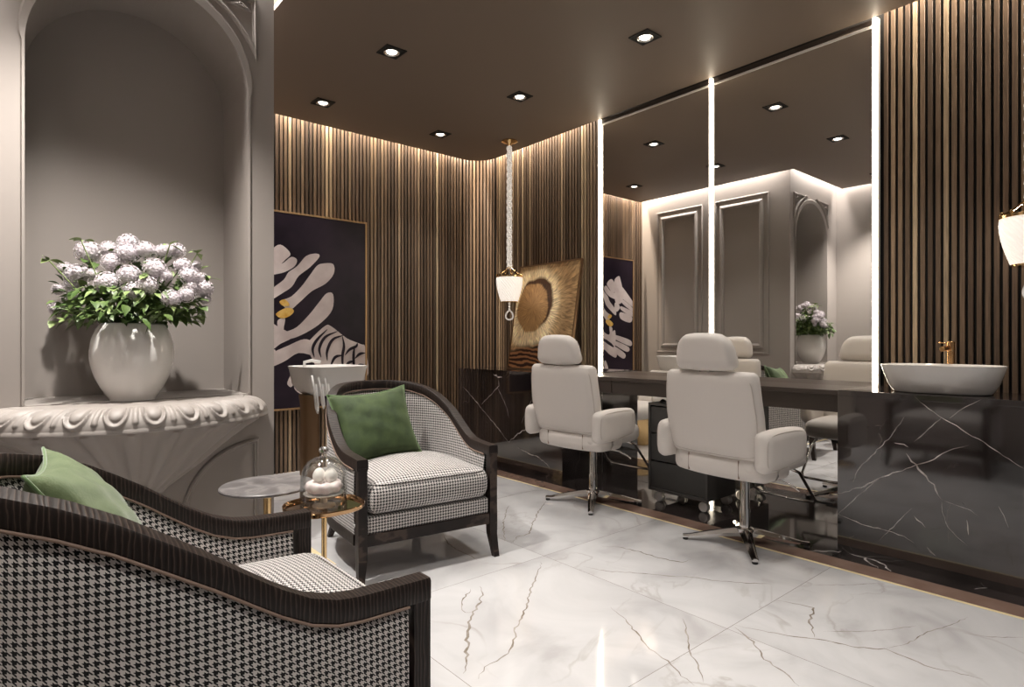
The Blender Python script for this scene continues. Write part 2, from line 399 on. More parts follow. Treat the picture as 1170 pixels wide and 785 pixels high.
M['lips'] = mat('print_gold', (0.62, 0.33, 0.06), 0.2, coat=0.6, var=((0.75, 0.50, 0.15), 20))
M['goldprint'] = gold_picture()
M['meringue'] = mat('white_meringue', (0.82, 0.78, 0.74), 0.6)
M['pinkpetal'] = mat('pale_pink_sugar', (0.80, 0.66, 0.66), 0.6, var=((0.85, 0.80, 0.76), 50))

# ================================================================ mesh helpers
def BM(): return bmesh.new()

def box_uv(me):
    uv = me.uv_layers.new(name='UVMap')
    for p in me.polygons:
        n = p.normal; a = max(range(3), key=lambda i: abs(n[i]))
        for li in p.loop_indices:
            c = me.vertices[me.loops[li].vertex_index].co
            uv.data[li].uv = (c.y, c.z) if a == 0 else ((c.x, c.z) if a == 1 else (c.x, c.y))

def obj(name, bm, m, parent=None, smooth=False, uv=False, flat_angle=None, loc=None):
    bmesh.ops.recalc_face_normals(bm, faces=bm.faces[:])
    me = bpy.data.meshes.new(name)
    bm.to_mesh(me); bm.free()
    for x in (m if isinstance(m, (list, tuple)) else [m]): me.materials.append(x)
    if smooth:
        me.shade_smooth()
        if flat_angle: me.set_sharp_from_angle(angle=math.radians(flat_angle))
    if uv and not me.uv_layers: box_uv(me)
    o = bpy.data.objects.new(name, me); COL.objects.link(o)
    if parent: o.parent = parent
    if loc: o.location = loc
    return o

def thing(name, label, cat, loc=(0, 0, 0), rz=0.0, group=None):
    o = bpy.data.objects.new(name, None); COL.objects.link(o)
    o.location = loc; o.rotation_euler = (0, 0, rz); o.empty_display_size = 0.1
    o['label'] = label; o['category'] = cat
    if group: o['group'] = group
    return o

def tag(o, label, cat, group=None, kind=None):
    o['label'] = label; o['category'] = cat
    if group: o['group'] = group
    if kind: o['kind'] = kind
    return o

def struct(name, bm, m, label=None, **kw):
    o = obj(name, bm, m, **kw); o['kind'] = 'structure'
    if label: o['label'] = label
    return o

def dup(root, loc, rz=None, label=None, group=None):
    def cp(o, par):
        c = o.copy(); COL.objects.link(c); c.parent = par
        for ch in list(o.children): cp(ch, c)
        return c
    r = cp(root, None)
    r.location = loc
    if rz is not None: r.rotation_euler = (0, 0, rz)
    if label: r['label'] = label
    if group: r['group'] = group
    return r

def box(bm, x0, x1, y0, y1, z0, z1, bev=0.0, mi=0):
    ret = bmesh.ops.create_cube(bm, size=1.0)
    vs = ret['verts']
    for v in vs:
        v.co = Vector(((x0 + x1) / 2 + v.co.x * (x1 - x0), (y0 + y1) / 2 + v.co.y * (y1 - y0), (z0 + z1) / 2 + v.co.z * (z1 - z0)))
    fs = set(f for v in vs for f in v.link_faces)
    for f in fs: f.material_index = mi
    if bev > 0:
        es = list(set(e for v in vs for e in v.link_edges))
        bmesh.ops.bevel(bm, geom=es, offset=bev, segments=2, affect='EDGES', profile=0.6)
    return vs

def loft(bm, rings, closed=True, cap=True, mi=0):
    R = [[bm.verts.new(p) for p in r] for r in rings]
    n = len(R[0])
    for a, b in zip(R[:-1], R[1:]):
        for i in range(n if closed else n - 1):
            j = (i + 1) % n
            try:
                f = bm.faces.new((a[i], a[j], b[j], b[i])); f.material_index = mi
            except ValueError: pass
    if cap and closed:
        for r in (R[0], R[-1]):
            try: f = bm.faces.new(r); f.material_index = mi
            except ValueError: pass
    return R

def lathe(bm, prof, seg=32, c=(0, 0), sx=1.0, sy=1.0, mi=0):
    rings = []
    for r, z in prof:
        rings.append([(c[0] + max(r, 1e-4) * sx * math.cos(2 * PI * k / seg), c[1] + max(r, 1e-4) * sy * math.sin(2 * PI * k / seg), z) for k in range(seg)])
    loft(bm, rings, mi=mi)

def tube(bm, pts, r, seg=8, closed=False, flat=1.0):
    P = [Vector(p) for p in pts]; n = len(P)
    rings = []; prev = None
    for i, p in enumerate(P):
        if closed: t = P[(i + 1) % n] - P[i - 1]
        else: t = P[min(i + 1, n - 1)] - P[max(i - 1, 0)]
        if t.length < 1e-9: t = Vector((0, 0, 1))
        t.normalize()
        if prev is None:
            up = Vector((0, 0, 1)) if abs(t.z) < 0.95 else Vector((1, 0, 0))
            a = t.cross(up).normalized()
        else:
            a = (prev - t * prev.dot(t)).normalized()
        prev = a
        b = t.cross(a).normalized()
        rr = r[i] if isinstance(r, (list, tuple)) else r
        rings.append([tuple(p + a * rr * math.cos(2 * PI * k / seg) + b * rr * flat * math.sin(2 * PI * k / seg)) for k in range(seg)])
    if closed: rings.append(rings[0]); loft(bm, rings, cap=False); bmesh.ops.remove_doubles(bm, verts=bm.verts[:], dist=1e-6)
    else: loft(bm, rings)

def rbox(bm, c, size, r, n=10, fn=None):
    """rounded box: a cube grid whose corners are rounded by radius r; fn bends a point in -1..1 coordinates."""
    h = Vector(size) / 2; rr = min(r, min(h) * 0.999)
    tmp = bmesh.new()
    bmesh.ops.create_cube(tmp, size=2.0)
    bmesh.ops.subdivide_edges(tmp, edges=tmp.edges[:], cuts=n, use_grid_fill=True)
    vm = {}
    for v in tmp.verts:
        q = Vector([math.copysign(abs(x) ** 0.6, x) * k if False else x * k for x, k in zip(v.co, h)])
        # pull the samples towards the rounded rim
        q = Vector([math.copysign((k - rr) * min(1, abs(x) / 0.7) + rr * max(0, (abs(x) - 0.7) / 0.3), x) for x, k in zip(v.co, h)])
        inner = Vector([max(-(k - rr), min(k - rr, x)) for x, k in zip(q, h)])
        d = q - inner
        if d.length > 1e-9:
            d = d.normalized() * rr
        q = inner + d
        if fn: q = fn(q, Vector([q[i] / h[i] for i in range(3)]))
        vm[v] = bm.verts.new(q + Vector(c))
    for f in tmp.faces:
        bm.faces.new([vm[v] for v in f.verts])
    tmp.free()

def smooth_poly(pts, k=5):
    n = len(pts); out = []
    for i in range(n):
        p0, p1, p2, p3 = [Vector((*pts[(i + d) % n], 0)) for d in (-1, 0, 1, 2)]
        for s in range(k):
            t = s / k
            q = 0.5 * ((2 * p1) + (p2 - p0) * t + (2 * p0 - 5 * p1 + 4 * p2 - p3) * t * t + (3 * p1 - p0 - 3 * p2 + p3) * t ** 3)
            out.append((q.x, q.y))
    return out

def ribbon(bm, pts, w, to3d, mi=1, jag=0.3, rnd=random):
    """a marble vein: a thin polished strip set on the face, thick in the middle, thin at its ends."""
    P = []
    for a, b in zip(pts[:-1], pts[1:]):
        a = Vector((*a, 0)); b = Vector((*b, 0)); L_ = (b - a).length
        k = max(2, int(L_ / 0.02))
        for s in range(k):
            q = a.lerp(b, s / k); t = (b - a).normalized(); nrm = Vector((-t.y, t.x, 0))
            P.append(q + nrm * (rnd.uniform(-1, 1) * w * 0.9))
    P.append(Vector((*pts[-1], 0)))
    n = len(P); prev = None
    for i, p in enumerate(P):
        t = (P[min(i + 1, n - 1)] - P[max(i - 1, 0)]).normalized(); nn = Vector((-t.y, t.x, 0))
        e = min(1.0, min(i, n - 1 - i) / (n * 0.25) + 0.15)
        ww = w * 0.5 * e * rnd.uniform(0.5, 1.3)
        a = bm.verts.new(to3d(p + nn * ww)); b = bm.verts.new(to3d(p - nn * ww))
        if prev:
            try: f = bm.faces.new((prev[0], a, b, prev[1])); f.material_index = mi
            except ValueError: pass
        prev = (a, b)
FLOOR_VEINS = [
  (0.0050, [(1.704, 2.227), (1.65, 2.143), (1.583, 2.079), (1.517, 2.04), (1.451, 1.972), (1.383, 1.899), (1.333, 1.82), (1.263, 1.742), (1.209, 1.681)]),
  (0.0030, [(1.65, 2.229), (1.566, 2.173), (1.504, 2.108), (1.488, 2.053), (1.517, 2.04)]),
  (0.0040, [(2.129, 2.263), (1.972, 2.139), (1.834, 2.029), (1.745, 1.941), (1.65, 1.872), (1.563, 1.81), (1.477, 1.727), (1.414, 1.68), (1.349, 1.669), (1.292, 1.665), (1.23, 1.62)]),
  (0.0040, [(2.692, 3.197), (2.486, 2.999), (2.324, 2.812), (2.193, 2.637)]),
  (0.0040, [(2.973, 3.113), (2.751, 2.954), (2.493, 2.745), (2.389, 2.644), (2.299, 2.649), (2.211, 2.587)]),
  (0.0030, [(1.995, 2.98), (1.918, 2.804), (1.9, 2.692), (1.909, 2.594), (1.893, 2.492)]),
  (0.0040, [(2.557, 2.227), (2.615, 2.146), (2.646, 2.026), (2.646, 1.908), (2.687, 1.789), (2.76, 1.782)]),
  (0.0030, [(2.25, 2.08), (2.297, 1.961), (2.384, 1.862), (2.477, 1.733), (2.577, 1.614)]),
  (0.0030, [(1.997, 1.688), (1.958, 1.575), (1.893, 1.464), (1.835, 1.364), (1.816, 1.271), (1.774, 1.181), (1.755, 1.122)]),
  (0.0040, [(2.251, 1.257), (2.279, 1.179), (2.323, 1.095), (2.382, 1.008), (2.411, 0.945), (2.44, 0.863), (2.504, 0.795), (2.502, 0.729), (2.49, 0.662), (2.505, 0.605), (2.529, 0.544), (2.538, 0.506)]),
  (0.0040, [(2.604, 1.253), (2.653, 1.173), (2.662, 1.109), (2.577, 1.091), (2.501, 1.071), (2.454, 1.03), (2.397, 1.002)]),
  (0.0020, [(2.504, 0.795), (2.599, 0.757), (2.684, 0.742), (2.764, 0.735), (2.883, 0.696), (3.064, 0.659)]),
  (0.0020, [(2.47, 1.001), (2.575, 0.911), (2.677, 0.84), (2.808, 0.776)]),
  (0.0030, [(2.531, 1.682), (2.591, 1.56), (2.672, 1.455), (2.775, 1.349)]),
  (0.0040, [(2.239, 1.244), (2.182, 1.141), (2.094, 1.05), (2.077, 0.989), (2.043, 0.923), (2.019, 0.893)]),
  (0.0030, [(2.144, 1.425), (2.05, 1.343), (1.956, 1.275), (1.874, 1.186), (1.793, 1.112)]),
  (0.0020, [(2.878, 0.638), (2.922, 0.555), (3.017, 0.474)]),
  (0.0020, [(2.901, 1.228), (3.027, 1.121), (3.172, 1.02)]),
]
RIGHT_VEINS = [
  (0.0020, [(0.983, 0.882), (0.926, 0.829), (0.855, 0.779), (0.757, 0.716), (0.671, 0.665), (0.602, 0.613), (0.548, 0.579)]),
  (0.0020, [(0.855, 0.779), (0.91, 0.717), (0.975, 0.643)]),
  (0.0013, [(0.699, 0.883), (0.772, 0.832), (0.825, 0.778)]),
  (0.0020, [(1.016, 0.764), (1.076, 0.66), (1.164, 0.549), (1.238, 0.457), (1.257, 0.392)]),
  (0.0026, [(1.334, 0.312), (1.219, 0.369), (1.129, 0.435), (1.025, 0.492), (0.91, 0.558), (0.832, 0.616), (0.75, 0.658)]),
  (0.0040, [(1.005, 0.582), (0.967, 0.53), (0.918, 0.481), (0.879, 0.423), (0.855, 0.375)]),
  (0.0010, [(0.855, 0.375), (0.855, 0.316), (0.832, 0.248), (0.794, 0.211), (0.757, 0.179)]),
  (0.0020, [(1.334, 0.201), (1.219, 0.176), (1.093, 0.166), (1.016, 0.161), (0.975, 0.137)]),
  (0.0015, [(1.129, 0.108), (1.042, 0.227), (0.983, 0.307)]),
  (0.0030, [(0.757, 0.301), (0.75, 0.231)]),
  (0.0010, [(0.847, 0.373), (0.743, 0.35), (0.714, 0.329)]),
  (0.0015, [(0.637, 0.39), (0.616, 0.351), (0.602, 0.302)]),
  (0.0040, [(0.918, 0.129), (0.883, 0.096)]),
  (0.0040, [(1.059, 0.633), (1.0, 0.615)]),
  (0.0030, [(0.975, 0.271), (0.926, 0.225)]),
  (0.0013, [(1.334, 0.201), (1.238, 0.314), (1.129, 0.435)]),
]
LEFT_VEINS = [
  (0.0030, [(4.847, 0.697), (4.68, 0.598), (4.537, 0.501), (4.366, 0.391), (4.202, 0.275), (4.139, 0.238)]),
  (0.0025, [(4.3, 0.843), (4.283, 0.74), (4.417, 0.638), (4.555, 0.543)]),
  (0.0025, [(4.316, 0.728), (4.235, 0.64), (4.171, 0.543), (4.139, 0.455)]),
  (0.0040, [(4.139, 0.238), (4.016, 0.327), (3.896, 0.39), (3.809, 0.439)]),
  (0.0020, [(3.824, 0.65), (3.896, 0.547), (3.97, 0.422)]),
  (0.0030, [(4.016, 0.198), (3.896, 0.175), (3.753, 0.157), (3.642, 0.117), (3.602, 0.077)]),
  (0.0080, [(4.366, 0.836), (4.235, 0.821)]),
]
BLACK_FLOOR_VEINS = [
  (0.0050, [(3.367, 1.441), (3.501, 1.297), (3.478, 1.201), (3.373, 1.098)]),
  (0.0040, [(3.487, 1.205), (3.465, 1.114), (3.38, 1.041)]),
  (0.0030, [(3.626, 0.913), (3.513, 0.831)]),
  (0.0030, [(3.427, 0.715), (3.51, 0.666), (3.618, 0.709)]),
]
STRIPES = [
  [(1.74, 1.918), (1.806, 1.972), (1.882, 1.912), (1.844, 1.861), (1.787, 1.808), (1.74, 1.832)],
  [(1.74, 1.794), (1.825, 1.82), (1.892, 1.875), (1.937, 1.859), (1.921, 1.809), (1.863, 1.766), (1.806, 1.742), (1.74, 1.733)],
  [(2.02, 1.886), (2.1, 1.913), (2.127, 1.89), (2.05, 1.8), (1.96, 1.724), (1.911, 1.643), (1.844, 1.591), (1.74, 1.528), (1.74, 1.595), (1.844, 1.687), (1.882, 1.748), (1.95, 1.802)],
  [(2.172, 1.83), (2.256, 1.833), (2.262, 1.756), (2.193, 1.671), (2.08, 1.604), (1.98, 1.51), (1.901, 1.448), (1.844, 1.514), (1.921, 1.556), (2.0, 1.639), (2.06, 1.722), (2.121, 1.806)],
  [(2.256, 1.553), (2.249, 1.431), (2.162, 1.328), (2.04, 1.246), (1.921, 1.196), (1.844, 1.205), (1.873, 1.244), (1.96, 1.284), (2.06, 1.385), (2.141, 1.487), (2.203, 1.56)],
  [(1.787, 1.32), (1.844, 1.34), (1.834, 1.254), (1.863, 1.209), (1.806, 1.224)],
  [(1.731, 1.281), (1.796, 1.263), (1.901, 1.196), (1.806, 1.138), (1.731, 1.1)],
  [(1.731, 1.034), (1.882, 1.109), (2.0, 1.157), (2.07, 1.128), (2.1, 1.028), (1.96, 1.05), (1.844, 0.984), (1.731, 0.948)],
  [(1.873, 0.805), (1.911, 0.881), (1.936, 0.885), (1.945, 0.841), (1.906, 0.765), (1.877, 0.776)],
  [(1.945, 0.792), (1.995, 0.814), (2.06, 0.737), (2.07, 0.682), (1.99, 0.692), (1.936, 0.739)],
  [(1.73, 1.962), (1.653, 2.012), (1.618, 1.969), (1.565, 1.779), (1.618, 1.686), (1.716, 1.704), (1.73, 1.861)],
  [(1.583, 1.88), (1.403, 1.741), (1.352, 1.686), (1.36, 1.639), (1.476, 1.692), (1.583, 1.756)],
  [(1.583, 1.722), (1.36, 1.616), (1.367, 1.57), (1.565, 1.665)],
  [(1.583, 1.619), (1.367, 1.558), (1.374, 1.5), (1.583, 1.574)],
  [(1.6, 1.539), (1.385, 1.488), (1.422, 1.418), (1.6, 1.46)],
  [(1.73, 1.659), (1.671, 1.661), (1.636, 1.606), (1.688, 1.559), (1.73, 1.58)],
  [(1.73, 1.232), (1.422, 1.165), (1.429, 1.096), (1.73, 1.187)],
  [(1.73, 1.154), (1.458, 1.074), (1.494, 1.017), (1.73, 1.109)],
  [(1.73, 1.075), (1.53, 0.983), (1.565, 0.926), (1.73, 1.008)],
]
GOLD_LIPS = [
  [(1.798, 1.492), (1.844, 1.514), (1.882, 1.477), (1.873, 1.457), (1.825, 1.459)],
  [(1.768, 1.386), (1.844, 1.437), (1.901, 1.439), (1.921, 1.41), (1.882, 1.37), (1.815, 1.349)],
]
PEARL = (1.937, 1.405)
BLOOMS = [(0.296, 3.378, 1.566, 0.054), (0.363, 3.274, 1.575, 0.036), (0.434, 3.239, 1.603, 0.043), (0.419, 3.173, 1.548, 0.046), (0.365, 3.189, 1.506, 0.04), (0.487, 3.144, 1.565, 0.041), (0.552, 3.122, 1.565, 0.032), (0.615, 3.148, 1.575, 0.037), (0.217, 3.462, 1.488, 0.033), (0.251, 3.327, 1.45, 0.051), (0.298, 3.241, 1.453, 0.024), (0.344, 3.153, 1.408, 0.049), (0.417, 3.091, 1.442, 0.045), (0.511, 3.047, 1.473, 0.047), (0.551, 3.015, 1.442, 0.024), (0.62, 3.049, 1.496, 0.036), (0.686, 3.096, 1.502, 0.026), (0.643, 3.021, 1.449, 0.044), (0.691, 3.048, 1.447, 0.022), (0.19, 3.451, 1.391, 0.027), (0.234, 3.332, 1.4, 0.035), (0.241, 3.303, 1.346, 0.035), (0.182, 3.465, 1.305, 0.032), (0.432, 3.053, 1.372, 0.04), (0.478, 3.027, 1.396, 0.041), (0.561, 2.984, 1.34, 0.04), (0.622, 2.983, 1.36, 0.036), (0.704, 3.03, 1.396, 0.04), (0.648, 2.999, 1.401, 0.025), (0.713, 3.027, 1.346, 0.022)]

HAND = [(2.04, 1.108), (2.07, 1.167), (2.203, 1.289), (2.266, 1.286), (2.417, 1.178), (2.551, 1.126), (2.601, 1.084), (2.601, 0.789), (2.203, 0.805), (2.1, 0.969)]
HAND_LINES = [
  [(2.104, 1.008), (2.09, 1.088), (2.131, 1.168), (2.224, 1.259)],
  [(2.166, 1.007), (2.151, 1.088), (2.203, 1.188), (2.32, 1.243)],
  [(2.224, 0.976), (2.224, 1.067), (2.277, 1.168), (2.384, 1.209)],
  [(2.249, 0.915), (2.298, 1.005), (2.374, 1.024)],
  [(2.369, 1.199), (2.384, 1.106), (2.369, 1.004), (2.378, 0.819)],
  [(2.395, 1.024), (2.439, 1.075), (2.506, 1.106), (2.517, 1.137)],
  [(2.488, 1.106), (2.479, 1.002), (2.488, 0.814)],
  [(2.384, 0.89), (2.428, 0.951), (2.488, 0.97)],
  [(2.493, 0.991), (2.54, 1.032), (2.597, 1.042)],
  [(2.497, 0.897), (2.54, 0.927), (2.597, 0.926)],
  [(2.256, 0.823), (2.309, 0.903), (2.369, 0.911)],
]

# ================================================================ room shell
# floor: marble tiles, brass line, brown stone strip, black marble strip
bm = BM()
box(bm, XL - 0.1, 3.206, -3.2, YS + 0.15, -0.06, 0.0)
rv = random.Random(3)
for w, p in FLOOR_VEINS:
    ribbon(bm, p, w * 1.9, lambda q: (q.x, q.y, 0.0004), rnd=rv)
struct('floor', bm, [M['floor'], M['vein']], 'polished white marble tile floor with grey-gold veins')
bm = BM(); box(bm, 3.206, 3.226, -3.2, YS + 0.15, -0.06, 0.001)
struct('trim_1', bm, M['brass_inlay'], 'brass line let into the floor before the counters')
bm = BM(); box(bm, 3.226, 3.367, -3.2, YS + 0.15, -0.06, 0.0005)
struct('trim_2', bm, M['brownstrip'], 'brown stone strip in the floor')
bm = BM(); box(bm, 3.367, 4.15, -3.2, YS + 0.15, -0.06, 0.0)
for w, p in BLACK_FLOOR_VEINS:
    ribbon(bm, p, w * 2.2, lambda q: (q.x, q.y, 0.0004), rnd=rv)
struct('floor_1', bm, [M['bmarble'], M['bvein']], 'black marble floor strip under the counters')
bm = BM(); box(bm, 1.275, 1.305, 2.93, 5.1, -0.01, 0.0012); box(bm, XL, 1.275, 2.93, 2.96, -0.01, 0.0012)
struct('trim_3', bm, M['brass_inlay'], 'brass line in the floor beside the niche block')

# ceiling: dropped slab with a lit slot along the walls, upper ceiling above it
def ceiling_outline():
    pts = [(3.965, -3.2), (3.965, 4.93)]
    for k in range(1, 9):
        a = PI / 2 * k / 8
        pts.append((3.715 + 0.25 * math.cos(a), 4.93 + 0.25 * math.sin(a)))
    pts += [(1.205, 5.18), (1.205, 3.055), (-0.15, 3.055), (-0.15, -3.2)]
    return pts
bm = BM()
pts = ceiling_outline()
lo = [bm.verts.new((x, y, H)) for x, y in pts]; hi = [bm.verts.new((x, y, H + 0.03)) for x, y in pts]
bm.faces.new(lo); bm.faces.new(hi)
for i in range(len(pts)):
    j = (i + 1) % len(pts); bm.faces.new((lo[i], lo[j], hi[j], hi[i]))
struct('ceiling', bm, M['ceiling'], 'brown painted dropped ceiling')
bm = BM(); box(bm, XL - 0.1, 4.2, -3.2, YS + 0.2, HU, HU + 0.06)
struct('ceiling_1', bm, M['upper'], 'upper ceiling in the light slot')

# slatted walls
def slat(bm, p, t, n, z0, z1, tone, lay):
    w, d = 0.0115, 0.020
    t = Vector((*t, 0)); n = Vector((*n, 0)); p = Vector((*p, 0)); b = 0.002
    prof = [(-w, -d), (-w, -b), (-w + b, 0), (w - b, 0), (w, -b), (w, -d)]
    r = [[bm.verts.new(p + t * a + n * c + Vector((0, 0, z))) for a, c in prof] for z in (z0, z1)]
    for i in range(5):
        f = bm.faces.new((r[0][i], r[0][i + 1], r[1][i + 1], r[1][i]))
    for q in r:
        for v in q: v[lay] = tone
PITCH = 0.0375
rt = random.Random(11)
def tone():
    k = rt.random()
    if k < 0.13: return rt.uniform(0.86, 1.0)
    if k < 0.40: return rt.uniform(0.55, 0.82)
    return rt.uniform(0.05, 0.55)
def slat_wall(name, runs, backs, label):
    bm = BM(); lay = bm.verts.layers.float.new('tone')
    for a, b, nrm in runs:
        a = Vector(a); b = Vector(b); L_ = (b - a).length; k = int(L_ / PITCH)
        t = (b - a).normalized()
        for i in range(k + 1):
            q = a + t * (i * PITCH)
            slat(bm, (q.x, q.y), (t.x, t.y), nrm, 0.0, HU, tone(), lay)
    if name == 'wall_back':                     # the rounded corner
        cx, cy, R = XS - 0.25, YS - 0.25, 0.25
        k = int(R * PI / 2 / PITCH)
        for i in range(1, k + 1):
            a = PI / 2 * i / (k + 0.5)
            slat(bm, (cx + R * math.cos(a), cy + R * math.sin(a)), (-math.sin(a), math.cos(a)), (-math.cos(a), -math.sin(a)), 0, HU, tone(), lay)
        rings = [[(cx + (R + 0.018) * math.cos(PI / 2 * i / 12), cy + (R + 0.018) * math.sin(PI / 2 * i / 12), z) for i in range(13)] for z in (0, HU)]
        n0 = len(bm.faces); loft(bm, rings, closed=False, mi=1)
    for x0, x1, y0, y1 in backs:
        box(bm, x0, x1, y0, y1, 0, HU, mi=1)
    return struct(name, bm, [M['slat'], M['black']], label)
slat_wall('wall_right', [((XS, 3.52), (XS, YS - 0.25), (-1, 0)), ((XS, 1.27), (XS, -3.1), (-1, 0))],
          [(XS + 0.018, XS + 0.1, -3.2, YS + 0.1)], 'wall of vertical walnut slats beside the mirrors')
slat_wall('wall_back', [((0.9, YS), (XS - 0.25, YS), (0, -1))], [(XL, XS + 0.1, YS + 0.018, YS + 0.1)], 'far wall of vertical walnut slats with a rounded corner')

# niche block with its arched recess
AX, AR, AZ = 0.499, 0.436, 2.385
SH = 0.885
bm = BM()
arch = [(AX - AR, SH)] + [(AX - AR * math.cos(PI * k / 40), AZ + AR * math.sin(PI * k / 40)) for k in range(41)] + [(AX + AR, SH)]
outer = [(XL, 0), (XL, HU), (NX, HU), (NX, 0)]
ov = [bm.verts.new((x, NY, z)) for x, z in outer]; iv = [bm.verts.new((x, NY, z)) for x, z in arch]
es = [bm.edges.new((l[i], l[(i + 1) % len(l)])) for l in (ov, iv) for i in range(len(l))]
bmesh.ops.triangle_fill(bm, edges=es, use_beauty=True, use_dissolve=False)
BW = NY + 0.43
bv = [bm.verts.new((x, BW, z)) for x, z in arch]
for i in range(len(iv)):
    j = (i + 1) % len(iv); bm.faces.new((iv[i], iv[j], bv[j], bv[i]))
bm.faces.new(bv)
sv = [bm.verts.new(p) for p in ((NX, YS, 0), (NX, YS, HU))]
bm.faces.new((ov[3], ov[2], sv[1], sv[0]))
struct('wall_niche', bm, M['taupe'], 'taupe block wall with an arched niche')
bm = BM(); box(bm, XL - 0.1, XL, -3.2, NY + 0.1, 0, HU); struct('wall_left', bm, M['taupe'], 'taupe wall on the left')

def frame_sweep(bm, pts, prof, to3d, closed=True):
    """mitred moulding: pts is a closed 2D outline, prof a list of (offset inwards, height)."""
    n = len(pts); rings = []
    area_ = sum(pts[i][0] * pts[(i + 1) % n][1] - pts[(i + 1) % n][0] * pts[i][1] for i in range(n))
    sgn = 1 if area_ > 0 else -1
    for i in range(n):
        p = Vector(pts[i]); a = (p - Vector(pts[i - 1])).normalized(); b = (Vector(pts[(i + 1) % n]) - p).normalized()
        na = Vector((-a.y, a.x)) * sgn; nb = Vector((-b.y, b.x)) * sgn
        m = (na + nb)
        if m.length < 1e-6: m = na
        m = m.normalized(); k = 1 / max(0.3, m.dot(na))
        rings.append([to3d(p.x + m.x * o * k, p.y + m.y * o * k, h) for o, h in prof])
    rings.append(rings[0]); loft(bm, rings, closed=False)
RIDGE = [(0, 0), (0.004, 0.012), (0.012, 0.016), (0.018, 0.010), (0.024, 0.010), (0.028, 0)]
RIDGE2 = [(0, 0), (0.006, 0.018), (0.02, 0.030), (0.034, 0.034), (0.042, 0.022), (0.05, 0.018), (0.056, 0.0)]
fx = lambda x, z, h: (x, NY - h, z)
k = 0
for sgn in (1, -1):
    R2 = 0.515
    a1 = math.acos(0.479 / R2); a2 = math.asin(0.505 / R2)
    arc = [(R2 * math.cos(a1 + (a2 - a1) * i / 12), AZ + R2 * math.sin(a1 + (a2 - a1) * i / 12)) for i in range(13)]
    tri = arc + [(0.479, AZ + 0.505)]
    bm = BM(); frame_sweep(bm, [(AX + sgn * x, z) for x, z in tri], RIDGE, fx)
    inner = []
    R3 = 0.60
    a1 = math.acos(0.40 / R3); a2 = math.asin(0.455 / R3)
    arc = [(R3 * math.cos(a1 + (a2 - a1) * i / 8), AZ + R3 * math.sin(a1 + (a2 - a1) * i / 8)) for i in range(9)]
    frame_sweep(bm, [(AX + sgn * x, z) for x, z in arc + [(0.425, AZ + 0.455)]], RIDGE, fx)
    k += 1; struct('trim_%d' % (3 + k), bm, M['taupe'], 'moulded triangle beside the niche arch')
bm = BM()                                             # band around the arch
rings = [[(AX - AR - o, NY - h, SH) for o, h in ((0, 0), (0, 0.010), (0.0096, 0.012), (0.012, 0.006), (0.012, 0))]]
for i in range(49):
    a = PI * i / 48; w = 0.012 + 0.040 * math.sin(a) ** 0.5 if 0 < i < 48 else 0.012
    rings.append([(AX - (AR + o) * math.cos(a), NY - h, AZ + (AR + o) * math.sin(a)) for o, h in ((0, 0), (0, 0.010), (w * 0.8, 0.012), (w, 0.006), (w, 0))])
rings.append([(AX + AR + o, NY - h, SH) for o, h in ((0, 0), (0, 0.010), (0.0096, 0.012), (0.012, 0.006), (0.012, 0))])
loft(bm, rings, closed=False)
struct('trim_6', bm, M['taupe'], 'raised band around the niche arch')
sx_ = lambda y, z, h: (NX + h, y, z)
for j, (y0, y1) in enumerate(((3.40, 4.11), (4.285, 5.0))):
    bm = BM()
    frame_sweep(bm, [(y0, 1.0), (y1, 1.0), (y1, 2.93), (y0, 2.93)], RIDGE, sx_)
    frame_sweep(bm, [(y0 + 0.07, 1.07), (y1 - 0.07, 1.07), (y1 - 0.07, 2.86), (y0 + 0.07, 2.86)], RIDGE2, sx_)
    struct('trim_%d' % (7 + j), bm, M['taupe'], 'tall rectangular wall moulding on the block side')
lx = lambda y, z, h: (XL + h, y, z)
bm = BM()
frame_sweep(bm, [(1.6, 1.0), (2.75, 1.0), (2.75, 2.93), (1.6, 2.93)], RIDGE, lx)
frame_sweep(bm, [(1.67, 1.07), (2.68, 1.07), (2.68, 2.86), (1.67, 2.86)], RIDGE2, lx)
struct('trim_9', bm, M['taupe'], 'rectangular moulding on the left wall')
bm = BM()                                             # engraved lower spandrel beside the corbel
lowarc = [(0.99, 0.66)] + [(0.99 - 0.36 * math.sin(a), 0.30 + 0.36 * math.cos(a)) for a in [PI / 2 * i / 10 for i in range(1, 10)]] + [(0.60, 0.06), (0.99, 0.06)]
frame_sweep(bm, lowarc, RIDGE, fx)
struct('trim_10', bm, M['taupe'], 'moulded lower panel beside the shelf bracket')

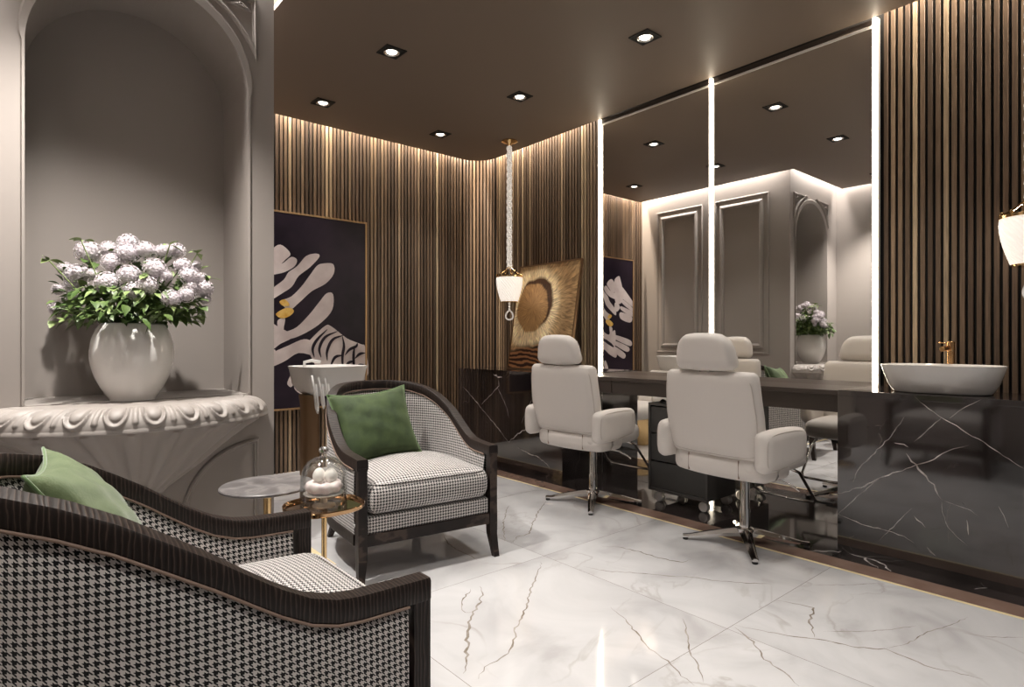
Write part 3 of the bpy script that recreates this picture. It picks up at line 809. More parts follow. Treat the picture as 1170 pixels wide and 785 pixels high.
# ================================================================ mirrors and light bars
for (y0, y1, lb) in ((2.418, 3.462, 'frameless tall wall mirror behind the left salon chair'), (1.330, 2.382, 'frameless tall wall mirror behind the nearer salon chair')):
    t = thing('wall_mirror', lb, 'mirror', (XM, (y0 + y1) / 2, 0), 0, 'tall salon mirrors')
    hw = (y1 - y0) / 2
    bm = BM(); box(bm, 0.0, 0.012, -hw, hw, 0.001, 3.04); obj('mirror_glass', bm, M['mirror'], t)
    bm = BM(); box(bm, -0.006, 0.012, -hw, hw, 3.04, 3.054, 0.002); obj('top_trim', bm, M['white_trim'], t)
    bm = BM(); box(bm, 0.004, 0.03, -hw, hw, 3.054, H - 0.0015); obj('slot_shade_band', bm, M['desk'], t)  # dark band standing in for the unlit slot above the mirror
for y, lb in ((3.478, 'vertical light bar at the left edge of the mirrors'), (2.400, 'vertical light bar between the two mirrors'), (1.312, 'vertical light bar at the right edge of the mirrors, by the washbasin')):
    t = thing('light_bar', lb, 'wall light', (XM, y, 0), 0, 'vertical mirror light bars')
    bm = BM(); box(bm, -0.004, 0.03, -0.017, 0.017, 0.002, H - 0.002); obj('channel', bm, M['alu'], t)
    bm = BM(); box(bm, -0.016, -0.004, -0.011, 0.011, 0.002, H - 0.002, 0.002); obj('diffuser', bm, M['led'], t)

# ================================================================ marble counters
XC = 3.488; CT = 0.883
def marble_counter(y0, y1, veins, label):
    t = thing('marble_counter', label, 'counter', (0, 0, 0))
    bm = BM(); box(bm, XC, 3.981, y0, y1, CT - 0.03, CT, 0.0015); obj('counter_top', bm, M['bmarble'], t)
    bm = BM(); box(bm, XC + 0.0, XC + 0.03, y0, y1, 0.001, CT - 0.0305)
    for w, p in veins:
        ribbon(bm, p, w * 1.9, lambda q: (XC - 0.0004, min(max(q.x, y0 + .002), y1 - .002), min(q.y, CT - .001)), rnd=rv)
    obj('front_panel', bm, [M['bmarble'], M['bvein']], t)
    for a, b in ((y0, y0 + 0.03), (y1 - 0.03, y1)):
        bm = BM(); box(bm, XC + 0.0305, 3.981, a, b, 0.001, CT - 0.0305); obj('side_panel', bm, M['bmarble'], t)
    return t
marble_counter(3.460, 4.93, LEFT_VEINS, 'black marble counter block carrying the golden picture')
marble_counter(-0.9, 1.335, RIGHT_VEINS, 'black marble counter block carrying the white washbasin')

# dressing desk between the blocks
t = thing('dressing_desk', 'dark taupe lacquer wall desk with drawers under the mirrors', 'desk', (0, 0, 0))
bm = BM(); box(bm, 3.535, 3.981, 1.338, 3.457, 0.851, 0.877, 0.002); obj('desktop', bm, M['desk'], t)
for a, b in ((1.340, 1.885), (1.891, 2.995), (3.001, 3.455)):
    bm = BM(); box(bm, 3.56, 3.97, a, b, 0.752, 0.8505, 0.002); obj('drawer', bm, M['desk'], t)

# rolling drawer cart
t = thing('drawer_cart', 'low black three-drawer rolling cart under the desk', 'cart', (3.56, 2.177, 0), 0)
bm = BM()
CW, CD_, CB, CTP = 0.478, 0.36, 0.078, 0.708
box(bm, 0, CD_, 0, 0.018, CB, CTP, 0.002); box(bm, 0, CD_, CW - 0.018, CW, CB, CTP, 0.002)
box(bm, 0.0, CD_, 0.018, CW - 0.018, CTP - 0.018, CTP, 0.001); box(bm, 0, CD_, 0.018, CW - 0.018, CB, CB + 0.018, 0.001); box(bm, CD_ - 0.01, CD_, 0.018, CW - 0.018, CB + 0.018, CTP - 0.018)
obj('carcass', bm, M['cart_edge'], t)
dh = (CTP - CB - 0.036) / 3
for i in range(3):
    bm = BM(); box(bm, 0.006, CD_ - 0.02, 0.021, CW - 0.021, CB + 0.020 + i * dh, CB + 0.010 + (i + 1) * dh, 0.003); obj('drawer', bm, M['cart'], t)
for cx, cy in ((0.04, 0.045), (0.04, CW - 0.075), (CD_ - 0.04, 0.045), (CD_ - 0.04, CW - 0.075)):
    bm = BM(); box(bm, cx - 0.018, cx + 0.018, cy - 0.012, cy + 0.012, 0.068, CB, 0.002); c = obj('caster', bm, M['chrome'], t)
    bm = BM()
    for s in (-1, 1):
        rings = [[(cx + xx, cy + r * math.sin(2 * PI * k / 20) , 0.034 + r * math.cos(2 * PI * k / 20)) for k in range(20)] for xx, r in ((s * 0.004, 0.029), (s * 0.006, 0.034), (s * 0.018, 0.034), (s * 0.021, 0.029), (s * 0.021, 0.024), (s * 0.019, 0.022))]
        loft(bm, rings)
    obj('wheel', bm, M['alu'], c, smooth=True, flat_angle=35)
bm = BM(); lathe(bm, [(0.0, 0.0), (0.022, 0.0), (0.024, 0.006), (0.018, 0.018), (0.010, 0.024), (0, 0.026)], 20)
tag(obj('jar', bm, M['rubber'], None, smooth=True, loc=(3.62, 2.57, CTP)), 'small black round jar on the rolling drawer cart', 'jar')

# ================================================================ salon chairs
def salon_chair(name, label, loc, rz, base_rot):
    """faces +X; the origin is on the floor under the column"""
    t = thing(name, label, 'salon chair', loc, rz, 'cream leather salon chairs')
    LE = M['leather']
    def tilt(q, z0, a):          # lean back about the line z=z0
        dz = q.z
        return Vector((q.x - math.sin(a) * dz, q.y, math.cos(a) * dz))
    A = 0.15
    # backrest: slightly narrower at the top, bowed across
    def back(q, v):
        y = q.y * (1.0 - 0.06 * max(0, v.z) - 0.05 * max(0, -v.z) ** 2)
        x = q.x + 0.030 * v.y * v.y + 0.012 * v.z * v.z
        return Vector((x, y, q.z))
    b1 = BM(); rbox(b1, (0, 0, 0.230), (0.085, 0.585, 0.470), 0.038, 9, back)
    for v in b1.verts: v.co = Vector((v.co.x - 0.295 - math.sin(A) * v.co.z, v.co.y, 0.535 + math.cos(A) * v.co.z))
    bk = obj('backrest', b1, LE, t, smooth=True)
    def seam(yy, zz):
        x = 0.030 * (yy / 0.2775) ** 2 + 0.012 * ((zz - 0.225) / 0.2275) ** 2
        return x
    b1 = BM(); pts = []
    for i in range(64):
        a = 2 * PI * i / 64; c, s = math.cos(a), math.sin(a)
        yy = 0.277 * math.copysign(abs(c) ** 0.22, c); zz = 0.225 + 0.212 * math.copysign(abs(s) ** 0.22, s)
        vz = (zz - 0.225) / 0.2275
        yy *= (1.0 - 0.06 * max(0, vz) - 0.05 * max(0, -vz) ** 2)
        x = seam(yy, zz) - 0.0375
        pts.append((x - 0.295 - math.sin(A) * zz, yy, 0.535 + math.cos(A) * zz))
    tube(b1, pts, 0.0035, 6, closed=True); obj('piping', b1, M['piping'], bk, smooth=True)
    # headrest: rounded trapezoid
    def head(q, v):
        y = q.y * (1.0 - 0.20 * (v.z + 1) / 2 - 0.16 * max(0, v.z) ** 2)
        return Vector((q.x + 0.02 * v.y * v.y, y, q.z + 0.008 * (1 - v.y * v.y) * v.z))
    b1 = BM(); rbox(b1, (0, 0, 0.556), (0.095, 0.385, 0.188), 0.046, 8, head)
    for v in b1.verts: v.co = Vector((v.co.x - 0.300 - math.sin(A) * v.co.z, v.co.y, 0.545 + math.cos(A) * v.co.z))
    obj('headrest', b1, LE, t, smooth=True)
    b1 = BM(); box(b1, -0.378, -0.362, -0.03, 0.03, 0.975, 1.02); obj('headrest_post', b1, M['chrome'], t)
    # seat and the band that wraps its back
    b1 = BM(); rbox(b1, (-0.03, 0, 0.505), (0.54, 0.50, 0.13), 0.05, 9, lambda q, v: Vector((q.x, q.y, q.z + (0.012 * (1 - v.x ** 2) * (1 - v.y ** 2) if v.z > 0 else 0))))
    obj('seat', b1, LE, t, smooth=True)
    b1 = BM(); rbox(b1, (-0.17, 0, 0.482), (0.30, 0.585, 0.125), 0.045, 9, lambda q, v: Vector((q.x + (0.05 * v.y * v.y if v.x < 0 else 0), q.y, q.z)))
    sb = obj('seat_band', b1, LE, t, smooth=True)
    for yy in (-0.155, 0.155):
        b1 = BM(); box(b1, -0.3205 + 0.0145, -0.295, yy - 0.0012, yy + 0.0012, 0.435, 0.53); obj('seam', b1, M['cord'], sb)
    # side pods
    for s in (-1, 1):
        b1 = BM()
        def pod(q, v):
            f = (v.x + 1) / 2
            return Vector((q.x, q.y, q.z * (1 - 0.18 * f * f) + 0.020 * f * f + 0.010 * (1 - v.x * v.x) * (1 if v.z > 0 else 0)))
        rbox(b1, (-0.160, s * 0.305, 0.592), (0.40, 0.090, 0.208), 0.042, 9, pod)
        ar = obj('armrest', b1, LE, t, smooth=True)
        b1 = BM(); pts = []
        for i in range(56):
            a = 2 * PI * i / 56; c, sn = math.cos(a), math.sin(a)
            vx = 0.925 * math.copysign(abs(c) ** 0.42, c); vz = 0.89 * math.copysign(abs(sn) ** 0.42, sn)
            q = pod(Vector((0.20 * vx, 0, 0.098 * vz)), Vector((vx, 0, vz)))
            pts.append((-0.160 + q.x, s * (0.305 + 0.0365), 0.592 + q.z))
        tube(b1, pts, 0.003, 6, closed=True); obj('piping', b1, M['piping'], ar, smooth=True)
    # column, mechanism, star base
    b1 = BM(); box(b1, -0.10, 0.12, -0.09, 0.09, 0.405, 0.425, 0.004); obj('mounting_plate', b1, M['rubber'], t)
    b1 = BM(); lathe(b1, [(0.026, 0.052), (0.030, 0.056), (0.030, 0.20), (0.026, 0.205), (0.026, 0.405)], 28); obj('column', b1, M['chrome'], t, smooth=True, flat_angle=40)
    b1 = BM(); tube(b1, [(0.0, -0.02, 0.40), (0.04, -0.20, 0.385), (0.05, -0.27, 0.36), (0.055, -0.29, 0.345)], 0.006, 8); obj('lever', b1, M['chrome'], t, smooth=True)
    b1 = BM(); lathe(b1, [(0.0, 0.045), (0.045, 0.045), (0.050, 0.055), (0.050, 0.088), (0.034, 0.096), (0.0, 0.096)], 28); obj('hub', b1, M['chrome'], t, smooth=True, flat_angle=40)
    for i in range(4):
        a = base_rot + i * PI / 2
        d = Vector((math.cos(a), math.sin(a), 0)); n = Vector((-d.y, d.x, 0))
        b1 = BM(); rings = []
        for f, w, zt, zb in ((0.03, 0.036, 0.090, 0.046), (0.10, 0.030, 0.080, 0.040), (0.20, 0.024, 0.058, 0.028), (0.30, 0.019, 0.034, 0.016), (0.34, 0.017, 0.030, 0.014)):
            rings.append([tuple(d * f + n * w * k1 + Vector((0, 0, z))) for k1, z in ((-0.8, zb), (-1, (zb + zt) / 2), (-0.35, zt), (0.35, zt), (1, (zb + zt) / 2), (0.8, zb))])
        loft(b1, rings); lg = obj('leg', b1, M['chrome'], t, smooth=True, flat_angle=30)
        b1 = BM(); lathe(b1, [(0.0, 0.0), (0.014, 0.0), (0.016, 0.006), (0.012, 0.016), (0.0, 0.016)], 16, c=tuple((d * 0.325)[:2])); obj('foot', b1, M['rubber'], lg, smooth=True)
    # footrest
    b1 = BM(); tube(b1, [(0.16, -0.17, 0.44), (0.26, -0.18, 0.40), (0.42, -0.19, 0.22), (0.45, -0.17, 0.195), (0.46, 0.0, 0.19), (0.45, 0.17, 0.195), (0.42, 0.19, 0.22), (0.26, 0.18, 0.40), (0.16, 0.17, 0.44)], 0.009, 8)
    obj('footrest', b1, M['chrome'], t, smooth=True)
    return t
salon_chair('salon_chair', 'cream leather salon chair standing nearer the camera, before the middle light bar', (3.215, 1.728, 0), math.radians(-4), math.radians(131))
salon_chair('salon_chair', 'cream leather salon chair farther back, before the golden picture', (3.21, 2.875, 0), math.radians(3), math.radians(126))

# ================================================================ washbasin and tap
def sq_ring(cx, cy, a, b, z, n=2.6, k=48):
    r = []
    for i in range(k):
        t_ = 2 * PI * i / k; c, s = math.cos(t_), math.sin(t_)
        r.append((cx + a * math.copysign(abs(c) ** (2 / n), c), cy + b * math.copysign(abs(s) ** (2 / n), s), z))
    return r
bm = BM()
prof = [(0.70, 0.72, 0.0), (0.78, 0.80, 0.004), (0.87, 0.885, 0.045), (0.95, 0.955, 0.10), (0.995, 0.998, 0.138), (1.0, 1.0, 0.1435), (0.985, 0.99, 0.145), (0.965, 0.972, 0.143), (0.93, 0.94, 0.11), (0.82, 0.84, 0.05), (0.6, 0.62, 0.028), (0.05, 0.04, 0.022)]
loft(bm, [sq_ring(0, 0, 0.175 * a, 0.268 * b, z) for a, b, z in prof])
tb = thing('washbasin', 'white ceramic countertop washbasin on the right marble counter', 'washbasin', (3.715, 0.915, CT + 0.0005))
obj('bowl', bm, M['ceramic'], tb, smooth=True, flat_angle=60)
bm = BM(); lathe(bm, [(0.0, 0.023), (0.022, 0.023), (0.022, 0.027), (0.0, 0.029)], 20); obj('drain', bm, M['copper'], tb, smooth=True)
t = thing('tap', 'copper-gold tall basin tap behind the washbasin', 'tap', (3.935, 0.925, CT + 0.0005))
bm = BM(); lathe(bm, [(0, 0), (0.024, 0.0), (0.024, 0.006), (0.0175, 0.009), (0.0175, 0.215), (0.0, 0.215)], 24); obj('body', bm, M['copper'], t, smooth=True, flat_angle=40)
bm = BM(); lathe(bm, [(0, 0.217), (0.019, 0.217), (0.0195, 0.22), (0.0195, 0.262), (0.017, 0.266), (0, 0.266)], 24); h_ = obj('handle', bm, M['copper'], t, smooth=True, flat_angle=40)
bm = BM(); tube(bm, [(0, 0.0, 0.252), (0.0, 0.055, 0.262)], 0.004, 8); obj('lever', bm, M['copper'], h_, smooth=True)
bm = BM(); tube(bm, [(-0.01, 0.008, 0.232), (-0.13, 0.008, 0.226)], 0.0135, 14); obj('spout', bm, M['copper'], t, smooth=True, flat_angle=40)

# ================================================================ golden picture leaning on the slats
t = thing('leaning_picture', 'golden relief picture leaning against the slats on the left marble counter', 'picture', (3.80, 4.115, CT + 0.001))
lean = math.atan2(0.17, 1.02)
t.rotation_euler = (-lean, 0, -PI / 2)       # local X runs towards -Y of the room, local Y into the wall
bm = BM(); box(bm, -0.413, 0.413, 0.004, 0.016, 0.012, 1.022); obj('canvas', bm, M['goldprint'], t)
bm = BM()
frame_sweep(bm, [(-0.425, 0.0), (0.425, 0.0), (0.425, 1.034), (-0.425, 1.034)], [(0, -0.022), (0, 0.006), (0.012, 0.006), (0.012, -0.002)], lambda x, z, h: (x, -h + 0.004, z))
box(bm, -0.42, 0.42, 0.018, 0.026, 0.004, 1.03)
obj('frame', bm, M['bronze'], t)

# ================================================================ zebra print on the far wall
YA = 5.235
t = thing('framed_print', 'large dark print of black and white striped face and hand with gold lips', 'picture', (0, 0, 0))
bm = BM(); box(bm, 1.35, 2.600, 5.195, 5.215, 0.57, 2.262)
for i, s in enumerate(STRIPES):
    cx_ = sum(v[0] for v in s) / len(s); cz_ = sum(v[1] for v in s) / len(s)
    s = [(cx_ + (v[0] - cx_) * 1.13, cz_ + (v[1] - cz_) * 1.13) for v in s]
    q = smooth_poly(s, 4); y = 5.1945 - 0.00012 * i
    vs = [bm.verts.new((min(max(x, 1.352), 2.598), y, min(max(z, 0.572), 2.26))) for x, z in q]
    es = [bm.edges.new((vs[a], vs[(a + 1) % len(vs)])) for a in range(len(vs))]
    r = bmesh.ops.triangle_fill(bm, edges=es, use_beauty=True)
    for f in r['geom']:
        if isinstance(f, bmesh.types.BMFace): f.material_index = 1
vs = [bm.verts.new((x, 5.1945, z)) for x, z in smooth_poly(HAND, 4)]
r = bmesh.ops.triangle_fill(bm, edges=[bm.edges.new((vs[a], vs[(a + 1) % len(vs)])) for a in range(len(vs))], use_beauty=True)
for f in r['geom']:
    if isinstance(f, bmesh.types.BMFace): f.material_index = 1
for s in HAND_LINES:
    q = []
    e = [(2 * s[0][0] - s[1][0], 2 * s[0][1] - s[1][1])] + list(s) + [(2 * s[-1][0] - s[-2][0], 2 * s[-1][1] - s[-2][1])]
    for a in range(1, len(e) - 2):
        P0, P1, P2, P3 = [Vector(v) for v in e[a - 1:a + 3]]
        q += [0.5 * (2 * P1 + (P2 - P0) * t_ + (2 * P0 - 5 * P1 + 4 * P2 - P3) * t_ ** 2 + (3 * P1 - P0 - 3 * P2 + P3) * t_ ** 3) for t_ in (0, .2, .4, .6, .8)]
    q.append(Vector(s[-1])); prev = None
    for a, v in enumerate(q):
        tg = (q[min(a + 1, len(q) - 1)] - q[max(a - 1, 0)]).normalized(); w_ = 0.011 * (0.25 + math.sin(PI * a / (len(q) - 1)))
        cur = [bm.verts.new((min(2.598, v.x - tg.y * w_), 5.1903, max(.572, v.y + tg.x * w_))), bm.verts.new((min(2.598, v.x + tg.y * w_), 5.1903, max(.572, v.y - tg.x * w_)))]
        if prev: bm.faces.new((prev[0], cur[0], cur[1], prev[1]))
        prev = cur
for i, s in enumerate(GOLD_LIPS):
    q = smooth_poly(s, 4)
    vs = [bm.verts.new((x, 5.1905, z)) for x, z in q]
    es = [bm.edges.new((vs[a], vs[(a + 1) % len(vs)])) for a in range(len(vs))]
    r = bmesh.ops.triangle_fill(bm, edges=es, use_beauty=True)
    for f in r['geom']:
        if isinstance(f, bmesh.types.BMFace): f.material_index = 2
obj('print', bm, [M['print'], M['stripe'], M['lips']], t)
bm = BM()
frame_sweep(bm, [(1.335, 0.555), (2.615, 0.555), (2.615, 2.277), (1.335, 2.277)], [(0, -0.02), (0, 0.012), (0.016, 0.012), (0.016, -0.004)], lambda x, z, h: (x, 5.2 - h, z))
obj('frame', bm, M['bronze_frame'], t)

# ================================================================ pendants
def pendant(label, x, y):
    t = thing('pendant_lamp', label, 'pendant lamp', (x, y, 0), 0, 'crystal pendant lamps over the counters')
    bm = BM(); lathe(bm, [(0, H - 0.001), (0.075, H - 0.001), (0.078, H - 0.008), (0.062, H - 0.018), (0.03, H - 0.026), (0.012, H - 0.045), (0, H - 0.045)], 28); obj('canopy', bm, M['gold'], t, smooth=True, flat_angle=40)
    bm = BM(); tube(bm, [(0, 0, H - 0.04), (0, 0, 1.80)], 0.004, 6); obj('rod', bm, M['alu'], t)
    bm = BM(); z = H - 0.06; i = 0
    while z > 1.86:                    # twisted strands of small cut beads
        for s in range(3):
            a = i * 0.55 + s * 2 * PI / 3
            r = 0.017
            ret = bmesh.ops.create_icosphere(bm, subdivisions=1, radius=0.0145)
            for v in ret['verts']: v.co += Vector((r * math.cos(a), r * math.sin(a), z))
        z -= 0.017; i += 1
    obj('crystal_chain', bm, M['crystal'], t)
    bm = BM()
    for k in range(12):
        a = 2 * PI * k / 12
        tube(bm, [(0.012 * math.cos(a), 0.012 * math.sin(a), 1.87), (0.055 * math.cos(a), 0.055 * math.sin(a), 1.83), (0.120 * math.cos(a), 0.120 * math.sin(a), 1.788)], 0.0035, 6)
        ret = bmesh.ops.create_icosphere(bm, subdivisions=1, radius=0.010)
        for v in ret['verts']: v.co += Vector((0.120 * math.cos(a), 0.120 * math.sin(a), 1.795))
    obj('crown', bm, M['gold'], t)
    bm = BM(); lathe(bm, [(0.118, 1.783), (0.129, 1.783), (0.129, 1.768), (0.118, 1.768), (0.118, 1.783)], 36); obj('rim', bm, M['gold'], t, smooth=True, flat_angle=40)
    bm = BM(); seg = 56; rings = []
    pr = [(0.122, 1.768), (0.125, 1.74), (0.122, 1.70), (0.115, 1.66), (0.105, 1.62), (0.093, 1.58), (0.083, 1.55), (0.078, 1.535)]
    rows = 17
    for i in range(rows):
        f = i / (rows - 1) * (len(pr) - 1); a = min(int(f), len(pr) - 2); g = f - a
        r = pr[a][0] * (1 - g) + pr[a + 1][0] * g; z = pr[a][1] * (1 - g) + pr[a + 1][1] * g
        rings.append([((r + (0.0035 if (i + k) % 2 else 0)) * math.cos(2 * PI * k / seg), (r + (0.0035 if (i + k) % 2 else 0)) * math.sin(2 * PI * k / seg), z) for k in range(seg)])
    loft(bm, rings, cap=False)
    obj('lamp_shade', bm, M['shade'], t)
    bm = BM(); lathe(bm, [(0.0, 1.528), (0.080, 1.528), (0.082, 1.536), (0.076, 1.540), (0.0, 1.536)], 32); obj('bottom_plate', bm, M['gold'], t, smooth=True, flat_angle=40)
    bm = BM()
    tube(bm, [(0, 0, 1.528), (0, 0, 1.45)], 0.003, 6)
    for zz in (1.515, 1.49, 1.465):
        ret = bmesh.ops.create_icosphere(bm, subdivisions=1, radius=0.012)
        for v in ret['verts']: v.co += Vector((0, 0, zz))
    tube(bm, [(0.7071 * 0.034 * math.sin(2 * PI * k / 20) * (1 - 0.25 * math.cos(2 * PI * k / 20)), -0.7071 * 0.034 * math.sin(2 * PI * k / 20) * (1 - 0.25 * math.cos(2 * PI * k / 20)), 1.405 + 0.044 * math.cos(2 * PI * k / 20)) for k in range(20)], 0.008, 8, closed=True)
    obj('crystal_drop', bm, M['crystal'], t)
    return t
pendant('crystal pendant lamp hanging over the left counter by the golden picture', 3.724, 4.413)
pendant('crystal pendant lamp at the right edge, hanging over the washbasin counter', 3.90, 0.585)

# ================================================================ downlights
def downlight():
    t = thing('downlight', 'x', 'ceiling light', (0, 0, H), 0, 'square recessed downlights')
    bm = BM()
    frame_sweep(bm, [(-0.074, -0.074), (0.074, -0.074), (0.074, 0.074), (-0.074, 0.074)], [(0, -0.0005), (0, 0.007), (0.010, 0.007), (0.014, 0.0025)], lambda x, y, h: (x, y, -h))
    box(bm, -0.066, 0.066, -0.066, 0.066, -0.0028, -0.0006)
    obj('housing', bm, M['black'], t)
    bm = BM(); lathe(bm, [(0.052, -0.003), (0.052, -0.010), (0.047, -0.012), (0.036, -0.0045), (0.034, -0.003)], 32); obj('reflector_ring', bm, M['reflector'], t, smooth=True, flat_angle=50)
    bm = BM(); lathe(bm, [(0.0, -0.003), (0.034, -0.003), (0.032, -0.007), (0.0, -0.009)], 28); obj('lamp_face', bm, M['lamp'], t, smooth=True)
    l = bpy.data.lights.new('downlight_beam', 'SPOT'); l.energy = 57; l.color = (1, 0.95, 0.885); l.spot_size = math.radians(88); l.spot_blend = 0.8; l.shadow_soft_size = 0.045
    o = bpy.data.objects.new('downlight_beam', l); o.location = (0, 0, -0.03); COL.objects.link(o); o.parent = t
    return t
DL = [(1.975, 3.563, 'square downlight in the ceiling left of centre, largest of the left row'),
      (3.11, 2.344, 'square downlight nearest the mirrors, upper right of the ceiling'),
      (1.971, 4.684, 'square downlight nearest the zebra print, far left of the ceiling'),
      (3.109, 3.556, 'square downlight in the middle of the ceiling, before the far light bar'),
      (3.106, 4.683, 'square downlight nearest the rounded slat corner, smallest in view'),
      (1.90, 2.32, 'square downlight seen only in the right-hand mirror, over the aisle'),
      (0.27, 2.50, 'square downlight in front of the arched niche'),
      (3.11, 1.15, 'added unseen square downlight over the aisle before the washbasin'),  # this one and those below are unseen fixtures added to light the room
      (1.90, 1.10, 'added unseen square downlight over the aisle beside the near armchair'),
      (0.75, 1.10, 'added unseen square downlight over the near armchair'),
      (0.75, -0.10, 'added unseen square downlight just behind the camera, over the near armchair side'),
      (3.11, -0.10, 'added unseen square downlight behind the camera, mirror side'),
      (1.90, -0.10, 'added unseen square downlight behind the camera, middle row'),
      (3.11, -1.35, 'added unseen square downlight farthest behind the camera, mirror side'),
      (1.90, -1.35, 'added unseen square downlight farthest behind the camera, middle row')]
d0 = downlight()
for i, (x, y, lb) in enumerate(DL):
    if i == 0: d0.location = (x, y, H); d0['label'] = lb
    else: c = dup(d0, (x, y, H), 0, lb)
    if i == 10:                     # added fill for the near seating, with a wider beam
        for ch in c.children:
            if ch.type == 'LIGHT': ch.data = ch.data.copy(); ch.data.energy = 70; ch.data.spot_size = math.radians(110)
    if i == 6:                      # the one that lights the niche is the strongest
        for ch in c.children:
            if ch.type == 'LIGHT': ch.data = ch.data.copy(); ch.data.energy = 370; ch.data.spot_size = math.radians(100)

# ================================================================ carved shelf in the niche
SXc, SA, SP = 0.46, 0.565, 0.415
def shelf_pt(a, s, z):               # a from 0 (right) to PI (left)
    n = 1.75
    c, sn = math.cos(a), math.sin(a)
    return Vector((SXc + s * SA * math.copysign(abs(c) ** (2 / n), c), NY - 0.002 - s * SP * abs(sn) ** (2 / n), z))
t = thing('console_shelf', 'carved half-round plaster shelf with egg and dart rim below the niche', 'shelf', (0, 0, 0))
NE = 11; K = NE * 34
# equal arc-length parameter
smp = [PI * i / 2000 for i in range(2001)]
cum = [0]
for i in range(2000): cum.append(cum[-1] + (shelf_pt(smp[i + 1], 1, 0) - shelf_pt(smp[i], 1, 0)).length)
def par(f):
    tgt = f * cum[-1]; lo_i, hi_i = 0, 2000
    while hi_i - lo_i > 1:
        m_ = (lo_i + hi_i) // 2
        if cum[m_] < tgt: lo_i = m_
        else: hi_i = m_
    return smp[lo_i]
def carve(s, v):
    """s along one egg 0..1, v from the top 0 to the bottom 1"""
    x = (s - 0.5); d = math.sqrt((x / 0.22) ** 2 + ((v - 0.30) / 0.42) ** 2) if v > 0.30 else abs(x) / 0.22
    h = 0.0
    if d < 1: h = 0.016 * math.sqrt(max(0, 1 - d * d))
    elif 1.15 < d < 1.62: h = 0.012 * math.sin(PI * (d - 1.15) / 0.47)
    e = min(s, 1 - s)
    dd = e / 0.085 if v < 0.74 else math.sqrt((e / 0.085) ** 2 + ((v - 0.74) / 0.12) ** 2)
    if dd < 1: h = max(h, 0.010 * math.sqrt(1 - dd * dd))
    return h
bm = BM(); rings = []
RW = 30
for i in range(K + 1):
    a = par(i / K); ring = []
    s = (i / K * NE) % 1.0
    for j in range(RW + 1):
        v = j / RW
        sc_ = 0.80 + 0.195 * math.sin(v * PI / 2) ; z = 0.882 - 0.072 * (1 - math.cos(v * PI / 2)) - 0.006 * v
        p = shelf_pt(a, sc_, z)
        n = (p - Vector((SXc, NY + 0.02, z - 0.10 * (1 - v) - 0.03))).normalized()
        ring.append(p + n * carve(s, v) * min(1, 5 * i / K + .1, 5 * (1 - i / K) + .1))
    ring.append(shelf_pt(a, 1.0, 0.802)); ring.append(shelf_pt(a, 1.0, 0.790)); ring.append(shelf_pt(a, 0.95, 0.784))
    rings.append([tuple(p) for p in ring])
loft(bm, rings, closed=False)
obj('carved_rim', bm, M['stone'], t, smooth=True, flat_angle=55)
bm = BM(); top = [tuple(shelf_pt(par(i / 60), 0.80, SH - 0.002)) for i in range(61)]; low = [(p[0], p[1], 0.80) for p in top]
loft(bm, [low, top]); box(bm, AX - AR + 0.001, AX + AR - 0.001, NY - 0.01, BW - 0.002, SH - 0.02, SH + 0.0008)
obj('shelf_top', bm, M['stone'], t)
bm = BM(); rings = []
cor = [(0.95, 0.790), (0.90, 0.775), (0.80, 0.74), (0.68, 0.69), (0.56, 0.635), (0.45, 0.58), (0.33, 0.53), (0.21, 0.48), (0.12, 0.42), (0.06, 0.34)]
for s_, z in cor:
    r = []
    for i in range(181):
        f = i / 180; w = math.cos(f * 2 * PI * 9)
        fl = 1 + (0.06 * (abs(w) ** 0.6 * (1 if w > 0 else -1)) if s_ < 0.95 else 0)
        r.append(tuple(shelf_pt(par(f), s_ * fl, z)))
    rings.append(r)
loft(bm, rings, closed=False); obj('fluted_bracket', bm, M['taupe'], t, smooth=True, flat_angle=50)

# ================================================================ vase and hydrangeas
VX, VY = 0.445, 3.185
bm = BM()
vp = [(0, 0.0), (0.088, 0.0), (0.096, 0.006), (0.125, 0.05), (0.155, 0.11), (0.171, 0.17), (0.174, 0.22), (0.166, 0.275), (0.150, 0.315), (0.135, 0.338), (0.131, 0.345), (0.125, 0.340), (0.138, 0.30), (0.155, 0.22), (0.14, 0.12), (0.09, 0.02), (0, 0.015)]
def cr(prof, k=4):
    out = []
    for i in range(len(prof) - 1):
        p0 = prof[max(i - 1, 0)]; p1 = prof[i]; p2 = prof[i + 1]; p3 = prof[min(i + 2, len(prof) - 1)]
        for s in range(k):
            t_ = s / k
            out.append(tuple(0.5 * (2 * p1[d] + (p2[d] - p0[d]) * t_ + (2 * p0[d] - 5 * p1[d] + 4 * p2[d] - p3[d]) * t_ * t_ + (3 * p1[d] - p0[d] - 3 * p2[d] + p3[d]) * t_ ** 3) for d in (0, 1)))
    out.append(prof[-1]); return out
lathe(bm, [(max(0, r * 0.95), z) for r, z in cr(vp[:9], 3) + vp[9:]], 48)
tag(obj('vase', bm, M['vase'], None, smooth=True, loc=(VX, VY, SH + 0.001)), 'large glazed off-white vase on the carved niche shelf', 'vase')

